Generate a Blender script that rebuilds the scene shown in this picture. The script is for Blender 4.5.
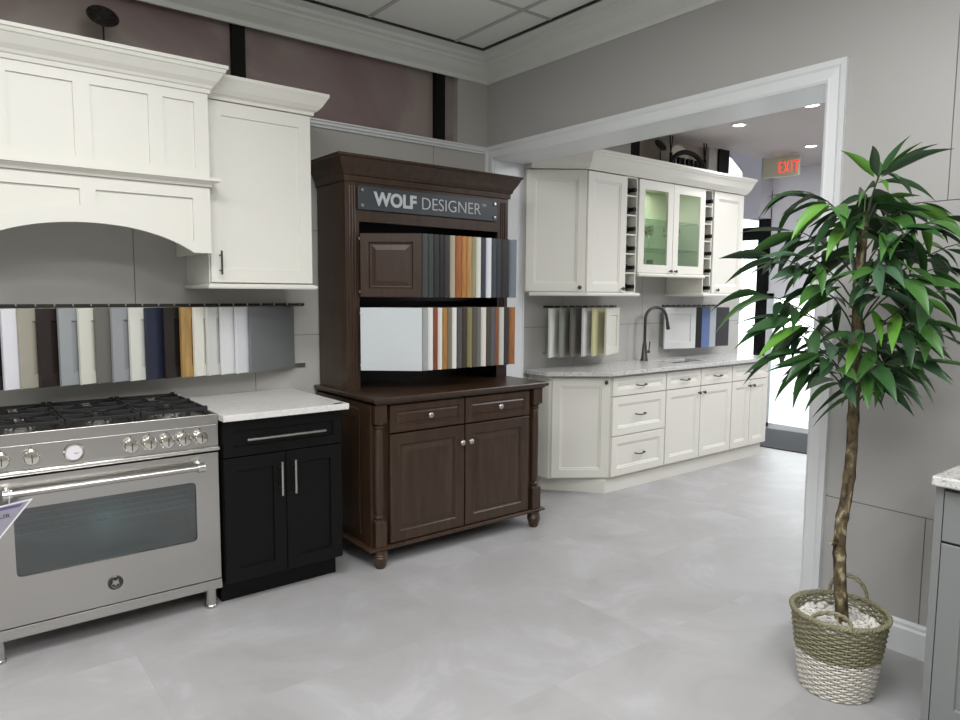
import bpy, bmesh, math, random
from mathutils import Vector, Matrix
random.seed(7)
PI = math.pi
scene = bpy.context.scene
COL = scene.collection
for o in list(bpy.data.objects): bpy.data.objects.remove(o)

# ------------------------------------------------------------------ camera
cam_d = bpy.data.cameras.new('camera'); cam = bpy.data.objects.new('camera', cam_d); COL.objects.link(cam)
cam_d.sensor_width = 36; cam_d.lens = 700.457/960*36; cam_d.clip_start = .05; cam_d.clip_end = 200
Rm = Matrix(((0.78453, 0.05331, -0.61780), (-0.62006, 0.07833, -0.78064), (0.00678, 0.99550, 0.09450)))
q = Rm.to_quaternion(); q.normalize()
M4 = q.to_matrix().to_4x4(); M4.translation = Vector((0, 0, 1.4745))
cam.matrix_world = M4
scene.camera = cam
# ------------------------------------------------------------------ view + world
scene.view_settings.view_transform = 'Standard'
scene.view_settings.look = 'None'
scene.view_settings.gamma = 1
scene.view_settings.use_curve_mapping = False
scene.view_settings.exposure = 0.62
w = bpy.data.worlds.new('world'); scene.world = w; w.use_nodes = True
bg = w.node_tree.nodes['Background']; bg.inputs[0].default_value = (.93, .96, 1, 1); bg.inputs[1].default_value = 3.2
# ------------------------------------------------------------------ lights
def area(name, loc, sx, sy, power, col=(1, 1, 1), rot=(0, 0, 0)):
    l = bpy.data.lights.new(name, 'AREA'); l.shape = 'RECTANGLE'; l.size = sx; l.size_y = sy; l.energy = power; l.color = col
    o = bpy.data.objects.new(name, l); o.location = loc; o.rotation_euler = rot; COL.objects.link(o); return o
CEIL = 3.05
LC = (1.0, .995, 1.0)
for i, (x, y, p) in enumerate([(0.4, 1.75, 24), (-1.6, 1.75, 17), (1.25, .75, 26), (0.3, -.6, 30), (-1.6, -.6, 22), (1.4, -1.6, 22)]):
    area('ceiling_troffer_light', (x, y, CEIL-.03), 1.2, .6, p, LC)
for i, (x, y, p) in enumerate([(5.0, 1.6, 26), (6.6, 2.2, 20), (4.6, .2, 18)]):
    area('second_room_light', (x, y, 2.80), .9, .6, p, (.98, .98, 1.0))

# ------------------------------------------------------------------ materials
def S(r, g, b):
    f = lambda c: (c/255)/12.92 if c/255 <= .04045 else ((c/255+.055)/1.055)**2.4
    return (f(r), f(g), f(b), 1)
MAT = {}
def mat(name, rgb, rough=.5, metal=0, spec=.5, noise=0, nscale=8, stretch=None, bump=0, bscale=60, emit=None, es=1, coat=0):
    if name in MAT: return MAT[name]
    m = bpy.data.materials.new(name); m.use_nodes = True; nt = m.node_tree; b = nt.nodes['Principled BSDF']
    c = S(*rgb); b.inputs['Base Color'].default_value = c; b.inputs['Roughness'].default_value = rough
    b.inputs['Metallic'].default_value = metal; b.inputs['Specular IOR Level'].default_value = spec
    b.inputs['Coat Weight'].default_value = coat
    tc = nt.nodes.new('ShaderNodeTexCoord'); mp = nt.nodes.new('ShaderNodeMapping'); nt.links.new(tc.outputs['Object'], mp.inputs[0])
    if stretch: mp.inputs['Scale'].default_value = stretch
    n = nt.nodes.new('ShaderNodeTexNoise'); n.inputs['Scale'].default_value = nscale; n.inputs['Detail'].default_value = 5
    nt.links.new(mp.outputs[0], n.inputs['Vector'])
    cr = nt.nodes.new('ShaderNodeMix'); cr.data_type = 'RGBA'
    k = noise if noise else .03
    cr.inputs[6].default_value = tuple(max(0, v*(1-k)) for v in c[:3])+(1,)
    cr.inputs[7].default_value = tuple(min(1, v*(1+k)) for v in c[:3])+(1,)
    nt.links.new(n.outputs['Fac'], cr.inputs[0]); nt.links.new(cr.outputs[2], b.inputs['Base Color'])
    if bump:
        n2 = nt.nodes.new('ShaderNodeTexNoise'); n2.inputs['Scale'].default_value = bscale; nt.links.new(mp.outputs[0], n2.inputs['Vector'])
        bp = nt.nodes.new('ShaderNodeBump'); bp.inputs['Strength'].default_value = bump; bp.inputs['Distance'].default_value = .01
        nt.links.new(n2.outputs['Fac'], bp.inputs['Height']); nt.links.new(bp.outputs[0], b.inputs['Normal'])
    if emit:
        b.inputs['Emission Color'].default_value = S(*emit); b.inputs['Emission Strength'].default_value = es
    MAT[name] = m; return m

def ramp_mat(name, stops, rough, scale, detail=8, dist=0, stretch=(1, 1, 1), kind='noise', spec=.5, bump=0):
    m = bpy.data.materials.new(name); m.use_nodes = True; nt = m.node_tree; b = nt.nodes['Principled BSDF']
    b.inputs['Roughness'].default_value = rough; b.inputs['Specular IOR Level'].default_value = spec
    tc = nt.nodes.new('ShaderNodeTexCoord'); mp = nt.nodes.new('ShaderNodeMapping'); mp.inputs['Scale'].default_value = stretch
    nt.links.new(tc.outputs['Object'], mp.inputs[0])
    n = nt.nodes.new('ShaderNodeTexNoise'); n.inputs['Scale'].default_value = scale; n.inputs['Detail'].default_value = detail
    n.inputs['Distortion'].default_value = dist; nt.links.new(mp.outputs[0], n.inputs['Vector'])
    r = nt.nodes.new('ShaderNodeValToRGB'); cr = r.color_ramp
    while len(cr.elements) < len(stops): cr.elements.new(.5)
    for e, (p, c) in zip(cr.elements, stops): e.position = p; e.color = S(*c)
    nt.links.new(n.outputs['Fac'], r.inputs[0]); nt.links.new(r.outputs[0], b.inputs['Base Color'])
    if bump:
        bp = nt.nodes.new('ShaderNodeBump'); bp.inputs['Strength'].default_value = bump; bp.inputs['Distance'].default_value = .01
        nt.links.new(n.outputs['Fac'], bp.inputs['Height']); nt.links.new(bp.outputs[0], b.inputs['Normal'])
    MAT[name] = m; return m

def glass(name, rgb, mixf=.25, rough=.03):
    m = bpy.data.materials.new(name); m.use_nodes = True; nt = m.node_tree; nt.nodes.clear()
    out = nt.nodes.new('ShaderNodeOutputMaterial'); t = nt.nodes.new('ShaderNodeBsdfTransparent'); t.inputs[0].default_value = S(*rgb)
    g = nt.nodes.new('ShaderNodeBsdfGlossy'); g.inputs['Roughness'].default_value = rough
    mx = nt.nodes.new('ShaderNodeMixShader'); mx.inputs[0].default_value = mixf
    nt.links.new(t.outputs[0], mx.inputs[1]); nt.links.new(g.outputs[0], mx.inputs[2]); nt.links.new(mx.outputs[0], out.inputs[0])
    MAT[name] = m; return m

def floor_mat():
    m = bpy.data.materials.new('floor_tile'); m.use_nodes = True; nt = m.node_tree; b = nt.nodes['Principled BSDF']
    L = nt.links.new; N = nt.nodes.new
    tc = N('ShaderNodeTexCoord'); mp = N('ShaderNodeMapping'); mp.inputs['Rotation'].default_value = (0, 0, 0)
    L(tc.outputs['Object'], mp.inputs[0])
    br = N('ShaderNodeTexBrick'); br.inputs['Scale'].default_value = 1; br.inputs['Brick Width'].default_value = 1.2; br.inputs['Row Height'].default_value = .6
    br.inputs['Mortar Size'].default_value = .0015; br.inputs['Mortar Smooth'].default_value = .5
    br.inputs['Color1'].default_value = (.48, .48, .48, 1); br.inputs['Color2'].default_value = (.56, .56, .56, 1); br.inputs['Mortar'].default_value = (.47, .47, .47, 1)
    L(mp.outputs[0], br.inputs['Vector'])
    n = N('ShaderNodeTexNoise'); n.inputs['Scale'].default_value = 2.2; n.inputs['Detail'].default_value = 9; n.inputs['Roughness'].default_value = .62; n.inputs['Distortion'].default_value = .7
    ad = N('ShaderNodeVectorMath'); ad.operation = 'ADD'
    sc = N('ShaderNodeVectorMath'); sc.operation = 'SCALE'; sc.inputs['Scale'].default_value = 40
    L(br.outputs['Color'], sc.inputs[0]); L(mp.outputs[0], ad.inputs[0]); L(sc.outputs[0], ad.inputs[1]); L(ad.outputs[0], n.inputs['Vector'])
    r = N('ShaderNodeValToRGB'); cr = r.color_ramp
    st = [(.28, (156, 155, 154)), (.43, (165, 164, 164)), (.54, (169, 168, 169)), (.64, (178, 177, 179)), (.74, (170, 169, 170))]
    while len(cr.elements) < len(st): cr.elements.new(.5)
    for e, (p, c) in zip(cr.elements, st): e.position = p; e.color = S(*c)
    L(n.outputs['Fac'], r.inputs[0])
    mx = N('ShaderNodeMix'); mx.data_type = 'RGBA'; mx.blend_type = 'MULTIPLY'; mx.inputs[0].default_value = .5
    sc2 = N('ShaderNodeVectorMath'); sc2.operation = 'SCALE'; sc2.inputs['Scale'].default_value = 1.9
    L(br.outputs['Color'], sc2.inputs[0]); L(r.outputs[0], mx.inputs[6]); L(sc2.outputs[0], mx.inputs[7]); L(mx.outputs[2], b.inputs['Base Color'])
    b.inputs['Roughness'].default_value = .42; b.inputs['Specular IOR Level'].default_value = .4
    n3 = N('ShaderNodeTexNoise'); n3.inputs['Scale'].default_value = 25; L(mp.outputs[0], n3.inputs['Vector'])
    bp = N('ShaderNodeBump'); bp.inputs['Strength'].default_value = .08; bp.inputs['Distance'].default_value = .01
    L(n3.outputs['Fac'], bp.inputs['Height']); L(bp.outputs[0], b.inputs['Normal'])
    MAT['floor'] = m; return m

WALL = mat('wall_panel', (182, 181, 176), .35, noise=.02, nscale=3)
WALLP = mat('wall_paint', (176, 175, 168), .6, noise=.02)
TRIM = mat('trim_white', (228, 231, 232), .35)
CROWN = mat('crown_white', (222, 224, 219), .45)
GROOVE = mat('groove', (120, 120, 114), .8)
TILE = mat('ceiling_tile', (226, 228, 222), .9, noise=.05, nscale=60, bump=.2, bscale=200)
TBAR = mat('tbar', (176, 178, 174), .5); TDARK = mat('tile_edge', (45, 45, 42), .7)
CEIL2 = mat('ceiling_paint', (196, 190, 188), .8)
MAUVE = ramp_mat('mauve_glass', [(.35, (132, 113, 112)), (.50, (142, 126, 123)), (.56, (152, 140, 134))], .25, 1.3, 4, .8)
TAN = mat('tan_panel', (168, 156, 142), .5)
BLACK = mat('black_post', (10, 9, 9), .6, spec=.2)
HOODW = mat('hood_white', (222, 221, 212), .4, noise=.01)
CABW = mat('cabinet_white', (228, 227, 217), .4, noise=.01)
CABIN = mat('cabinet_interior', (216, 220, 200), .5)
STEEL = mat('stainless', (190, 188, 184), .24, metal=.97, noise=.05, nscale=3, stretch=(1, 1, 60))
STEEL2 = mat('stainless_bright', (215, 214, 210), .16, metal=1)
CHROME = mat('chrome', (220, 218, 210), .08, metal=1)
NICKEL = mat('nickel', (190, 187, 180), .28, metal=1)
GUN = mat('gunmetal', (88, 86, 84), .35, metal=.9)
IRON = mat('cast_iron', (30, 30, 31), .5, spec=.4, bump=.2, bscale=300)
BLKCAB = mat('black_cabinet', (12, 12, 12), .42, spec=.2)
WOOD = ramp_mat('espresso_wood', [(.3, (49, 35, 25)), (.5, (58, 42, 30)), (.7, (67, 49, 35))], .33, 6, 6, .3, (6, 6, .7))
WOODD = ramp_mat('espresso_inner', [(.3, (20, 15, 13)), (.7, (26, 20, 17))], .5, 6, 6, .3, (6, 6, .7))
QUARTZ = ramp_mat('white_quartz', [(.3, (200, 199, 195)), (.45, (214, 213, 209)), (.6, (220, 219, 215)), (.75, (208, 207, 203))], .28, 30, 8, .8)
GRANITE = ramp_mat('grey_granite', [(.25, (96, 96, 94)), (.4, (176, 176, 172)), (.52, (214, 213, 209)), (.7, (150, 150, 147))], .2, 55, 6, .8)
GRANW = ramp_mat('pale_granite', [(.2, (120, 120, 118)), (.42, (190, 190, 187)), (.55, (212, 212, 210)), (.75, (168, 168, 166))], .18, 45, 6, .6)
GREYCAB = mat('grey_cabinet', (122, 125, 124), .4)
OVENG = glass('oven_glass', (150, 172, 172), .16, .05)
PANE = glass('pane', (232, 240, 230), .06)
CLEAR = glass('clear_glass', (244, 248, 246), .10)
SHELFG = glass('shelf_glass', (226, 238, 230), .10)
OVENIN = mat('oven_interior', (128, 144, 146), .5)
SIGNBK = mat('sign_charcoal', (62, 68, 72), .35)
SIGNTX = mat('sign_silver', (192, 196, 198), .4)
BOTTLE = mat('bottle_dark', (12, 14, 12), .15)
RED = mat('exit_red', (255, 70, 50), .5, emit=(255, 60, 40), es=.9)
EXITB = mat('exit_body', (206, 202, 180), .6)
LAMP = mat('downlight', (255, 255, 255), .5, emit=(255, 252, 245), es=6)
MATB = mat('entrance_mat', (62, 62, 66), .95, noise=.1, nscale=90, bump=.4, bscale=300)
DARKMETAL = mat('wrought_iron', (40, 38, 34), .5, metal=.5)
WICKO = mat('wicker_olive', (134, 130, 104), .7, noise=.25, nscale=40)
WICKW = mat('wicker_white', (206, 202, 192), .75, noise=.15, nscale=40)
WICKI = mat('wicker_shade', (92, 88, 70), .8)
STONE = mat('white_stone', (214, 212, 206), .8, noise=.15, nscale=30)
BARK = ramp_mat('bark', [(.36, (44, 38, 24)), (.46, (84, 72, 50)), (.56, (104, 92, 66)), (.64, (168, 158, 128))], .8, 34, 6, .6, (1, 1, .5), bump=.6)
TWIG = mat('twig', (66, 74, 48), .7)
GREENS = [mat('leaf_dark', (46, 80, 42), .38, noise=.2), mat('leaf_mid', (64, 106, 48), .4, noise=.2), mat('leaf_fresh', (92, 142, 54), .42, noise=.2),
          mat('leaf_blue', (66, 96, 70), .4, noise=.15), mat('leaf_deep', (34, 60, 34), .4, noise=.2)]
FLOOR = floor_mat()

# ------------------------------------------------------------------ mesh helpers
class MB:
    """collects primitives, links them as ONE mesh object"""
    def __init__(s): s.v = []; s.f = []; s.m = []; s.cur = 0
    def add(s, vs, fs, M=None):
        o = len(s.v)
        for v in vs:
            v = Vector(v); s.v.append(M @ v if M else v)
        for f in fs: s.f.append([i+o for i in f]); s.m.append(s.cur)
    def box(s, a, b, M=None):
        x0, y0, z0 = a; x1, y1, z1 = b
        s.add([(x0, y0, z0), (x1, y0, z0), (x1, y1, z0), (x0, y1, z0), (x0, y0, z1), (x1, y0, z1), (x1, y1, z1), (x0, y1, z1)],
              [(0, 3, 2, 1), (4, 5, 6, 7), (0, 1, 5, 4), (1, 2, 6, 5), (2, 3, 7, 6), (3, 0, 4, 7)], M); return s
    def tube(s, pts, r, n=8, cap=True, closed=False):
        pts = [Vector(p) for p in pts]; k = len(pts); o = len(s.v)
        rs = r if isinstance(r, (list, tuple)) else [r]*k
        up = None
        for i, p in enumerate(pts):
            if closed: t = pts[(i+1) % k]-pts[i-1]
            else: t = pts[min(i+1, k-1)]-pts[max(i-1, 0)]
            t.normalize()
            if up is None: up = t.orthogonal().normalized()
            u = (up-t*up.dot(t)); u = u.normalized() if u.length > 1e-6 else t.orthogonal().normalized(); up = u; v = t.cross(u)
            for j in range(n):
                a = 2*PI*j/n; s.v.append(p+(u*math.cos(a)+v*math.sin(a))*rs[i])
        for i in range(k if closed else k-1):
            for j in range(n):
                a = o+i*n+j; b = o+i*n+(j+1) % n; c = o+((i+1) % k)*n+(j+1) % n; d = o+((i+1) % k)*n+j
                s.f.append([a, b, c, d]); s.m.append(s.cur)
        if cap and not closed:
            s.f.append([o+j for j in range(n)][::-1]); s.m.append(s.cur)
            s.f.append([o+(k-1)*n+j for j in range(n)]); s.m.append(s.cur)
        return s
    def lathe(s, prof, M=None, n=20, cap=True):
        """prof: (r,z) about local Z"""
        vs = []; fs = []
        for r, z in prof:
            for j in range(n): a = 2*PI*j/n; vs.append((r*math.cos(a), r*math.sin(a), z))
        for i in range(len(prof)-1):
            for j in range(n): fs.append((i*n+j, i*n+(j+1) % n, (i+1)*n+(j+1) % n, (i+1)*n+j))
        if cap: fs.append(tuple(range(n))[::-1]); fs.append(tuple((len(prof)-1)*n+j for j in range(n)))
        s.add(vs, fs, M); return s
    def rings(s, w, h, rings, M=None, back=True):
        """panel in local XZ facing -Y; rings (inset, y) from back edge to the centre"""
        vs = []; fs = []
        for i, y in rings: vs += [(i, y, i), (w-i, y, i), (w-i, y, h-i), (i, y, h-i)]
        for k in range(len(rings)-1):
            for j in range(4): fs.append((k*4+j, k*4+(j+1) % 4, k*4+4+(j+1) % 4, k*4+4+j))
        L = (len(rings)-1)*4; fs.append((L, L+1, L+2, L+3))
        if back: fs.append((3, 2, 1, 0))
        s.add(vs, fs, M); return s
    def sweep(s, prof, path, closed=False, M=None):
        """prof: (out, z) closed polygon, swept along 2D path with mitred corners; out = to the right of the path direction"""
        n = len(path); P = [Vector(p) for p in path]; vs = []; fs = []; k = len(prof)
        for i in range(n):
            def nrm(a, b): d = (b-a).normalized(); return Vector((d.y, -d.x))
            ns = []
            if closed or i > 0: ns.append(nrm(P[i-1], P[i]))
            if closed or i < n-1: ns.append(nrm(P[i], P[(i+1) % n]))
            if len(ns) == 2:
                m = (ns[0]+ns[1]); m = m/(1+ns[0].dot(ns[1]))
            else: m = ns[0]
            for o, z in prof: vs.append((P[i].x+m.x*o, P[i].y+m.y*o, z))
        for i in range(n if closed else n-1):
            for j in range(k): fs.append((i*k+j, ((i+1) % n)*k+j, ((i+1) % n)*k+(j+1) % k, i*k+(j+1) % k))
        if not closed: fs.append(tuple(range(k))); fs.append(tuple((n-1)*k+j for j in range(k))[::-1])
        s.add(vs, fs, M); return s
    def prism(s, poly, z0, z1, M=None):
        k = len(poly); vs = [(x, y, z0) for x, y in poly]+[(x, y, z1) for x, y in poly]
        fs = [tuple(range(k))[::-1], tuple(range(k, 2*k))]+[(j, (j+1) % k, k+(j+1) % k, k+j) for j in range(k)]
        s.add(vs, fs, M); return s
    def build(s, name, m, parent=None, bevel=0, smooth=None, loc=None, rotz=0):
        me = bpy.data.meshes.new(name); me.from_pydata([tuple(v) for v in s.v], [], s.f)
        for mm in (m if isinstance(m, (list, tuple)) else [m]): me.materials.append(mm)
        me.polygons.foreach_set('material_index', s.m)
        bm = bmesh.new(); bm.from_mesh(me); bmesh.ops.recalc_face_normals(bm, faces=bm.faces); bm.to_mesh(me); bm.free()
        o = bpy.data.objects.new(name, me); COL.objects.link(o)
        if parent: o.parent = parent
        if loc: o.location = loc
        o.rotation_euler.z = rotz
        if bevel:
            b = o.modifiers.new('bevel', 'BEVEL'); b.width = bevel; b.segments = 2; b.limit_method = 'ANGLE'; b.angle_limit = .6
        if smooth is not None:
            me.polygons.foreach_set('use_smooth', [True]*len(me.polygons))
            try: me.set_sharp_from_angle(angle=smooth)
            except Exception: pass
        me.update(); return o

def tag(o, label, cat, group=None, kind=None):
    o['label'] = label; o['category'] = cat
    if group: o['group'] = group
    o['kind'] = kind or 'thing'
    return o
def thing(name, label, cat, loc=(0, 0, 0), rotz=0, group=None):
    o = bpy.data.objects.new(name, None); o.empty_display_size = .1; COL.objects.link(o); o.location = loc; o.rotation_euler.z = rotz
    return tag(o, label, cat, group)
def dup(root, loc, label):
    r = root.copy(); COL.objects.link(r); r.location = loc; r['label'] = label
    for ch in list(root.children):
        c = ch.copy(); COL.objects.link(c); c.parent = r
        for g in ch.children:
            d = g.copy(); COL.objects.link(d); d.parent = c
    return r
def struct(o): o['kind'] = 'structure'; return o
def T(x, y, z): return Matrix.Translation((x, y, z))
def RX(a): return Matrix.Rotation(a, 4, 'X')
def RY(a): return Matrix.Rotation(a, 4, 'Y')
def RZ(a): return Matrix.Rotation(a, 4, 'Z')
TOFRONT = RX(PI/2)      # local Z -> -Y

def text(name, s, size, m, parent, loc, offset=0, extr=.0008, width=None, rz=0, gap=1):
    c = bpy.data.curves.new(name, 'FONT'); c.body = s; c.size = size; c.extrude = extr; c.offset = offset; c.resolution_u = 6; c.space_character = gap
    to = bpy.data.objects.new(name, c); COL.objects.link(to)
    dg = bpy.context.evaluated_depsgraph_get(); me = bpy.data.meshes.new_from_object(to.evaluated_get(dg)); bpy.data.objects.remove(to)
    me.materials.clear(); me.materials.append(m)
    xs = [v.co.x for v in me.vertices]; sx = width/(max(xs)-min(xs)) if width else 1; x0_ = min(xs)
    me.transform(Matrix.Translation((0, 0, 0)) @ RX(PI/2) @ Matrix.Diagonal((sx, 1, 1, 1)) @ T(-x0_, 0, 0))
    o = bpy.data.objects.new(name, me); COL.objects.link(o); o.parent = parent; o.location = loc; o.rotation_euler.z = rz; return o
SHAKER = lambda r=.06, t=.02: [(0, t), (0, .002), (.002, 0), (r, 0), (r+.003, .009)]
SOFTP = lambda r=.055, t=.02: [(0, t), (0, .002), (.002, 0), (r, 0), (r+.004, .004), (r+.012, .005), (r+.018, .010)]
RAISED = lambda r=.06, t=.022: [(0, t), (0, .004), (.004, 0), (r-.004, 0), (r, .003), (r+.004, .010), (r+.012, .011), (r+.040, .003), (r+.044, .003)]
def front(name, x, z, w, h, rings, m, parent, y=0):
    return MB().rings(w, h, rings, T(x, y, z)).build(name, m, parent)
def bar_pull(parent, x, z, L, vertical, m, y=0, r=.006, so=.032):
    b = MB(); 
    if vertical:
        b.tube([(x, y-so, z-L/2), (x, y-so, z+L/2)], r, 10)
        for d in (-.32, .32): b.tube([(x, y-so, z+d*L), (x, y, z+d*L)], r*.7, 8)
    else:
        b.tube([(x-L/2, y-so, z), (x+L/2, y-so, z)], r, 10)
        for d in (-.38, .38): b.tube([(x+d*L, y-so, z), (x+d*L, y, z)], r*.7, 8)
    o = b.build('handle', m, parent, smooth=.7); return o
def knob(parent, x, z, m, y=0, r=.015):
    o = MB().lathe([(.006, 0), (.006, .012), (r*.8, .016), (r, .021), (r*.85, .027), (r*.4, .030)], T(x, y, z) @ TOFRONT, 14).build('knob', m, parent, smooth=.8); return o
def bow_pull(parent, x, z, L, m, y=0):
    pts = [(x-L/2, y, z), (x-L/2, y-.022, z), (x-L/4, y-.027, z-.003), (x, y-.028, z-.004), (x+L/4, y-.027, z-.003), (x+L/2, y-.022, z), (x+L/2, y, z)]
    return MB().tube(pts, .0052, 8).build('handle', m, parent, smooth=.8)

# ================================================================== SETTING
YW, XW, X2 = 3.88, 3.12, 3.40            # left wall plane, partition faces
JR = 1.53                                # right side of the opening
HZ = 2.39                                # underside of the header
# floor
MB().box((-3, -3.5, -.1), (9.5, 7.5, 0)).build('floor', FLOOR)['kind'] = 'structure'
# ceilings
b = MB(); b.box((-3, -3.5, CEIL), (XW+.1, YW+.3, CEIL+.1)); b.cur = 1
gx, gy = 2.70, 3.05
k = 0
while gx-k*.615 > -3: b.box((gx-k*.615-.012, -3.5, CEIL-.006), (gx-k*.615+.012, YW-.2, CEIL)); k += 1
k = -1
while gy-.0-k*1.22 > -3.4:
    y = gy-k*1.22
    if y < YW-.2: b.box((-3, y-.012, CEIL-.005), (XW-.2, y+.012, CEIL))
    k += 1
b.cur = 2; b.box((-3, YW-.206, CEIL-.012), (XW-.19, YW-.192, CEIL)); b.box((XW-.206, -3.5, CEIL-.012), (XW-.192, YW-.192, CEIL))
struct(b.build('ceiling', [TILE, TBAR, TDARK]))
# crown of room one
cp = [(0, 2.90), (.012, 2.90), (.016, 2.925), (.03, 2.935), (.05, 2.95), (.085, 2.985), (.095, 2.99), (.10, 3.003), (.125, 3.012), (.13, 3.03), (.195, 3.032), (.195, 3.05), (0, 3.05)]
struct(MB().sweep(cp, [(-3, YW), (XW, YW), (XW, -3.5)]).build('trim_1', CROWN))

def panel_wall(name, plane, a0, a1, z0, z1, seams, back=.12, rows=None, hole=None, m=WALL):
    """wall in XZ (plane 'y') or YZ; panels 3 mm proud with grooves. seams: per-row list of seam coords"""
    b = MB(); b.cur = 1
    rows = rows or [0, .605, 1.225, 1.835, 2.44]
    def bx(p0, p1, q0, q1, d0, d1):
        if plane[0] == 'y': b.box((p0, plane[1]+d0, q0), (p1, plane[1]+d1, q1))
        else: b.box((plane[1]+d0, p0, q0), (plane[1]+d1, p1, q1))
    bx(a0, a1, z0, z1, .003, back)
    b.cur = 0
    for r in range(len(rows)-1):
        lo, hi = max(rows[r], z0), min(rows[r+1], z1)
        if hi <= lo: continue
        cuts = [a0]+[s for s in seams[r % len(seams)] if a0 < s < a1]+[a1]
        for i in range(len(cuts)-1):
            bx(cuts[i]+(.002 if i else 0), cuts[i+1]-(.002 if i < len(cuts)-2 else 0), lo+.002, hi-.002, 0, .004)
    return struct(b.build(name, [m, GROOVE]))
sA = [-2.8, -1.6, -.38, .84, 2.06, 4.02, 5.24]; sB = [-2.2, -.99, .23, 1.45, 2.67, 3.9, 4.85]
panel_wall('wall_left', ('y', YW), -3, XW+.02, 0, 2.44, [sA, sB])
panel_wall('wall_left_second_room', ('y', YW), X2, 6.36, 0, 2.44, [sB, sA])
# upper left wall: recessed mauve panes, black posts, pillar
b = MB(); b.box((-3, YW+.05, 2.44), (XW, YW+.17, 3.05))
b.cur = 1
for x in (.055, 1.37, 2.697): b.box((x, YW+.0, 2.44), (x+.066, YW+.06, 3.0))
b.cur = 2; b.box((2.866, YW, 2.44), (XW+.02, YW+.06, 3.0))
b.cur = 3; b.box((-3, YW+.003, 2.40), (XW, YW+.06, 2.445))
struct(b.build('wall_left_upper', [MAUVE, BLACK, WALLP, WALL]))
b = MB(); b.box((X2, YW+.08, 2.44), (6.10, YW+.17, 3.05)); b.cur = 1
for x, w_ in ((4.643, .115), (5.915, .165)): b.box((x, YW, 2.44), (x+w_, YW+.09, 2.85))
b.cur = 2; b.box((X2, YW+.003, 2.40), (6.36, YW+.1, 2.445)); 
b.box((5.78, YW+.02, 2.44), (5.915, YW+.09, 2.85)); b.box((X2, YW, 2.44), (4.643, YW+.09, 2.85))
struct(b.build('wall_left_upper_second_room', [TAN, BLACK, WALL]))
cap = [(0, 2.432), (.012, 2.432), (.016, 2.444), (.024, 2.448), (.026, 2.462), (.034, 2.466), (.034, 2.474), (0, 2.474)]
struct(MB().sweep(cap, [(-3, YW), (XW, YW)]).build('trim_2', TRIM))
# partition wall with the wide opening
WALLR = mat('wall_panel_grey', (178, 177, 174), .4, noise=.02, nscale=3)
panel_wall('wall_right', ('x', XW), -3.5, JR-.004, 0, 3.05, [[-1.4, -.18, 1.04], [-.9, .4], [-1.4, -.18, 1.04]], back=.28, rows=[0, .585, 1.845, 3.05], m=WALLR)
b = MB(); b.box((XW, JR-.004, HZ+.01), (X2, YW+.12, CEIL+.05)); b.box((XW+.01, -3.5, 3.04), (X2, JR, CEIL+.05))
b.cur = 1; b.box((XW+.004, YW-.08, 0), (X2-.004, YW+.1, HZ+.01))
struct(b.build('wall_header', [WALLR, TRIM]))
# casing of the opening (jamb lining, header lining, moulded face casings)
b = MB()
b.box((XW-.002, JR-.002, HZ), (X2+.002, YW-.08, HZ+.012))
b.box((XW-.002, JR-.003, 0), (X2+.002, JR+.004, HZ+.01))
cs = [(0, 0), (0, .012), (.012, .018), (.02, .016), (.055, .013), (.065, .019), (.088, .022), (.088, 0)]   # (away from the opening, thickness)
for X, sg in ((XW, -1), (X2, 1)):
    k = len(cs); vs = []
    pts = [((JR, 0), (-1, 0)), ((JR, HZ), (-1, 1)), ((YW-.08, HZ), (.9, 1)), ((YW-.08, 0), (.9, 0))]
    for (py, pz), (dy, dz) in pts:
        for o_, t_ in cs: vs.append((X+sg*t_, py+dy*o_, pz+dz*o_))
    fs = []
    for i in range(3):
        for j in range(k): fs.append((i*k+j, (i+1)*k+j, (i+1)*k+(j+1) % k, i*k+(j+1) % k))
    fs.append(tuple(range(k))); fs.append(tuple(3*k+j for j in range(k))[::-1])
    b.add(vs, fs)
struct(b.build('trim_3', TRIM))
# baseboards
bp_ = [(0, 0), (.018, 0), (.018, .105), (.012, .115), (.012, .128), (.006, .139), (0, .139)]
struct(MB().sweep(bp_, [(XW, JR-.088), (XW, -3.5)]).build('baseboard_right', TRIM))
struct(MB().sweep(bp_, [(-3, YW), (XW, YW)]).build('baseboard_left', TRIM))
# unseen walls of the rooms
struct(MB().box((-3.12, -3.5, 0), (-3, YW+.2, CEIL+.05)).build('wall_back', WALLP))
struct(MB().box((-3.12, -3.62, 0), (8.6, -3.5, CEIL+.05)).build('wall_near', WALLP))
# second room ceiling and far end
b = MB(); b.box((X2-.02, -3.5, 2.84), (8.6, YW+.0, 2.94)); b.box((X2-.02, YW, 2.84), (6.085, YW+.17, 2.94)); b.box((6.0, YW, 3.4), (8.6, 6.3, 3.5)); b.box((6.085, YW-.02, 2.94), (8.6, YW, 3.5))
struct(b.build('ceiling_second_room', CEIL2))
XE = 7.4
LAV = mat('end_wall', (236, 234, 238), .5); CONC = mat('grey_column', (205, 203, 210), .7)
b = MB()
b.box((XE, -3.5, 0), (XE+.15, 3.35, 3.0)); b.box((XE, 3.35, 1.50), (XE+.15, 4.17, 3.0))
b.cur = 1; b.box((XE-.25, 4.17, 2.32), (XE+.15, 4.40, 3.05)); 
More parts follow.
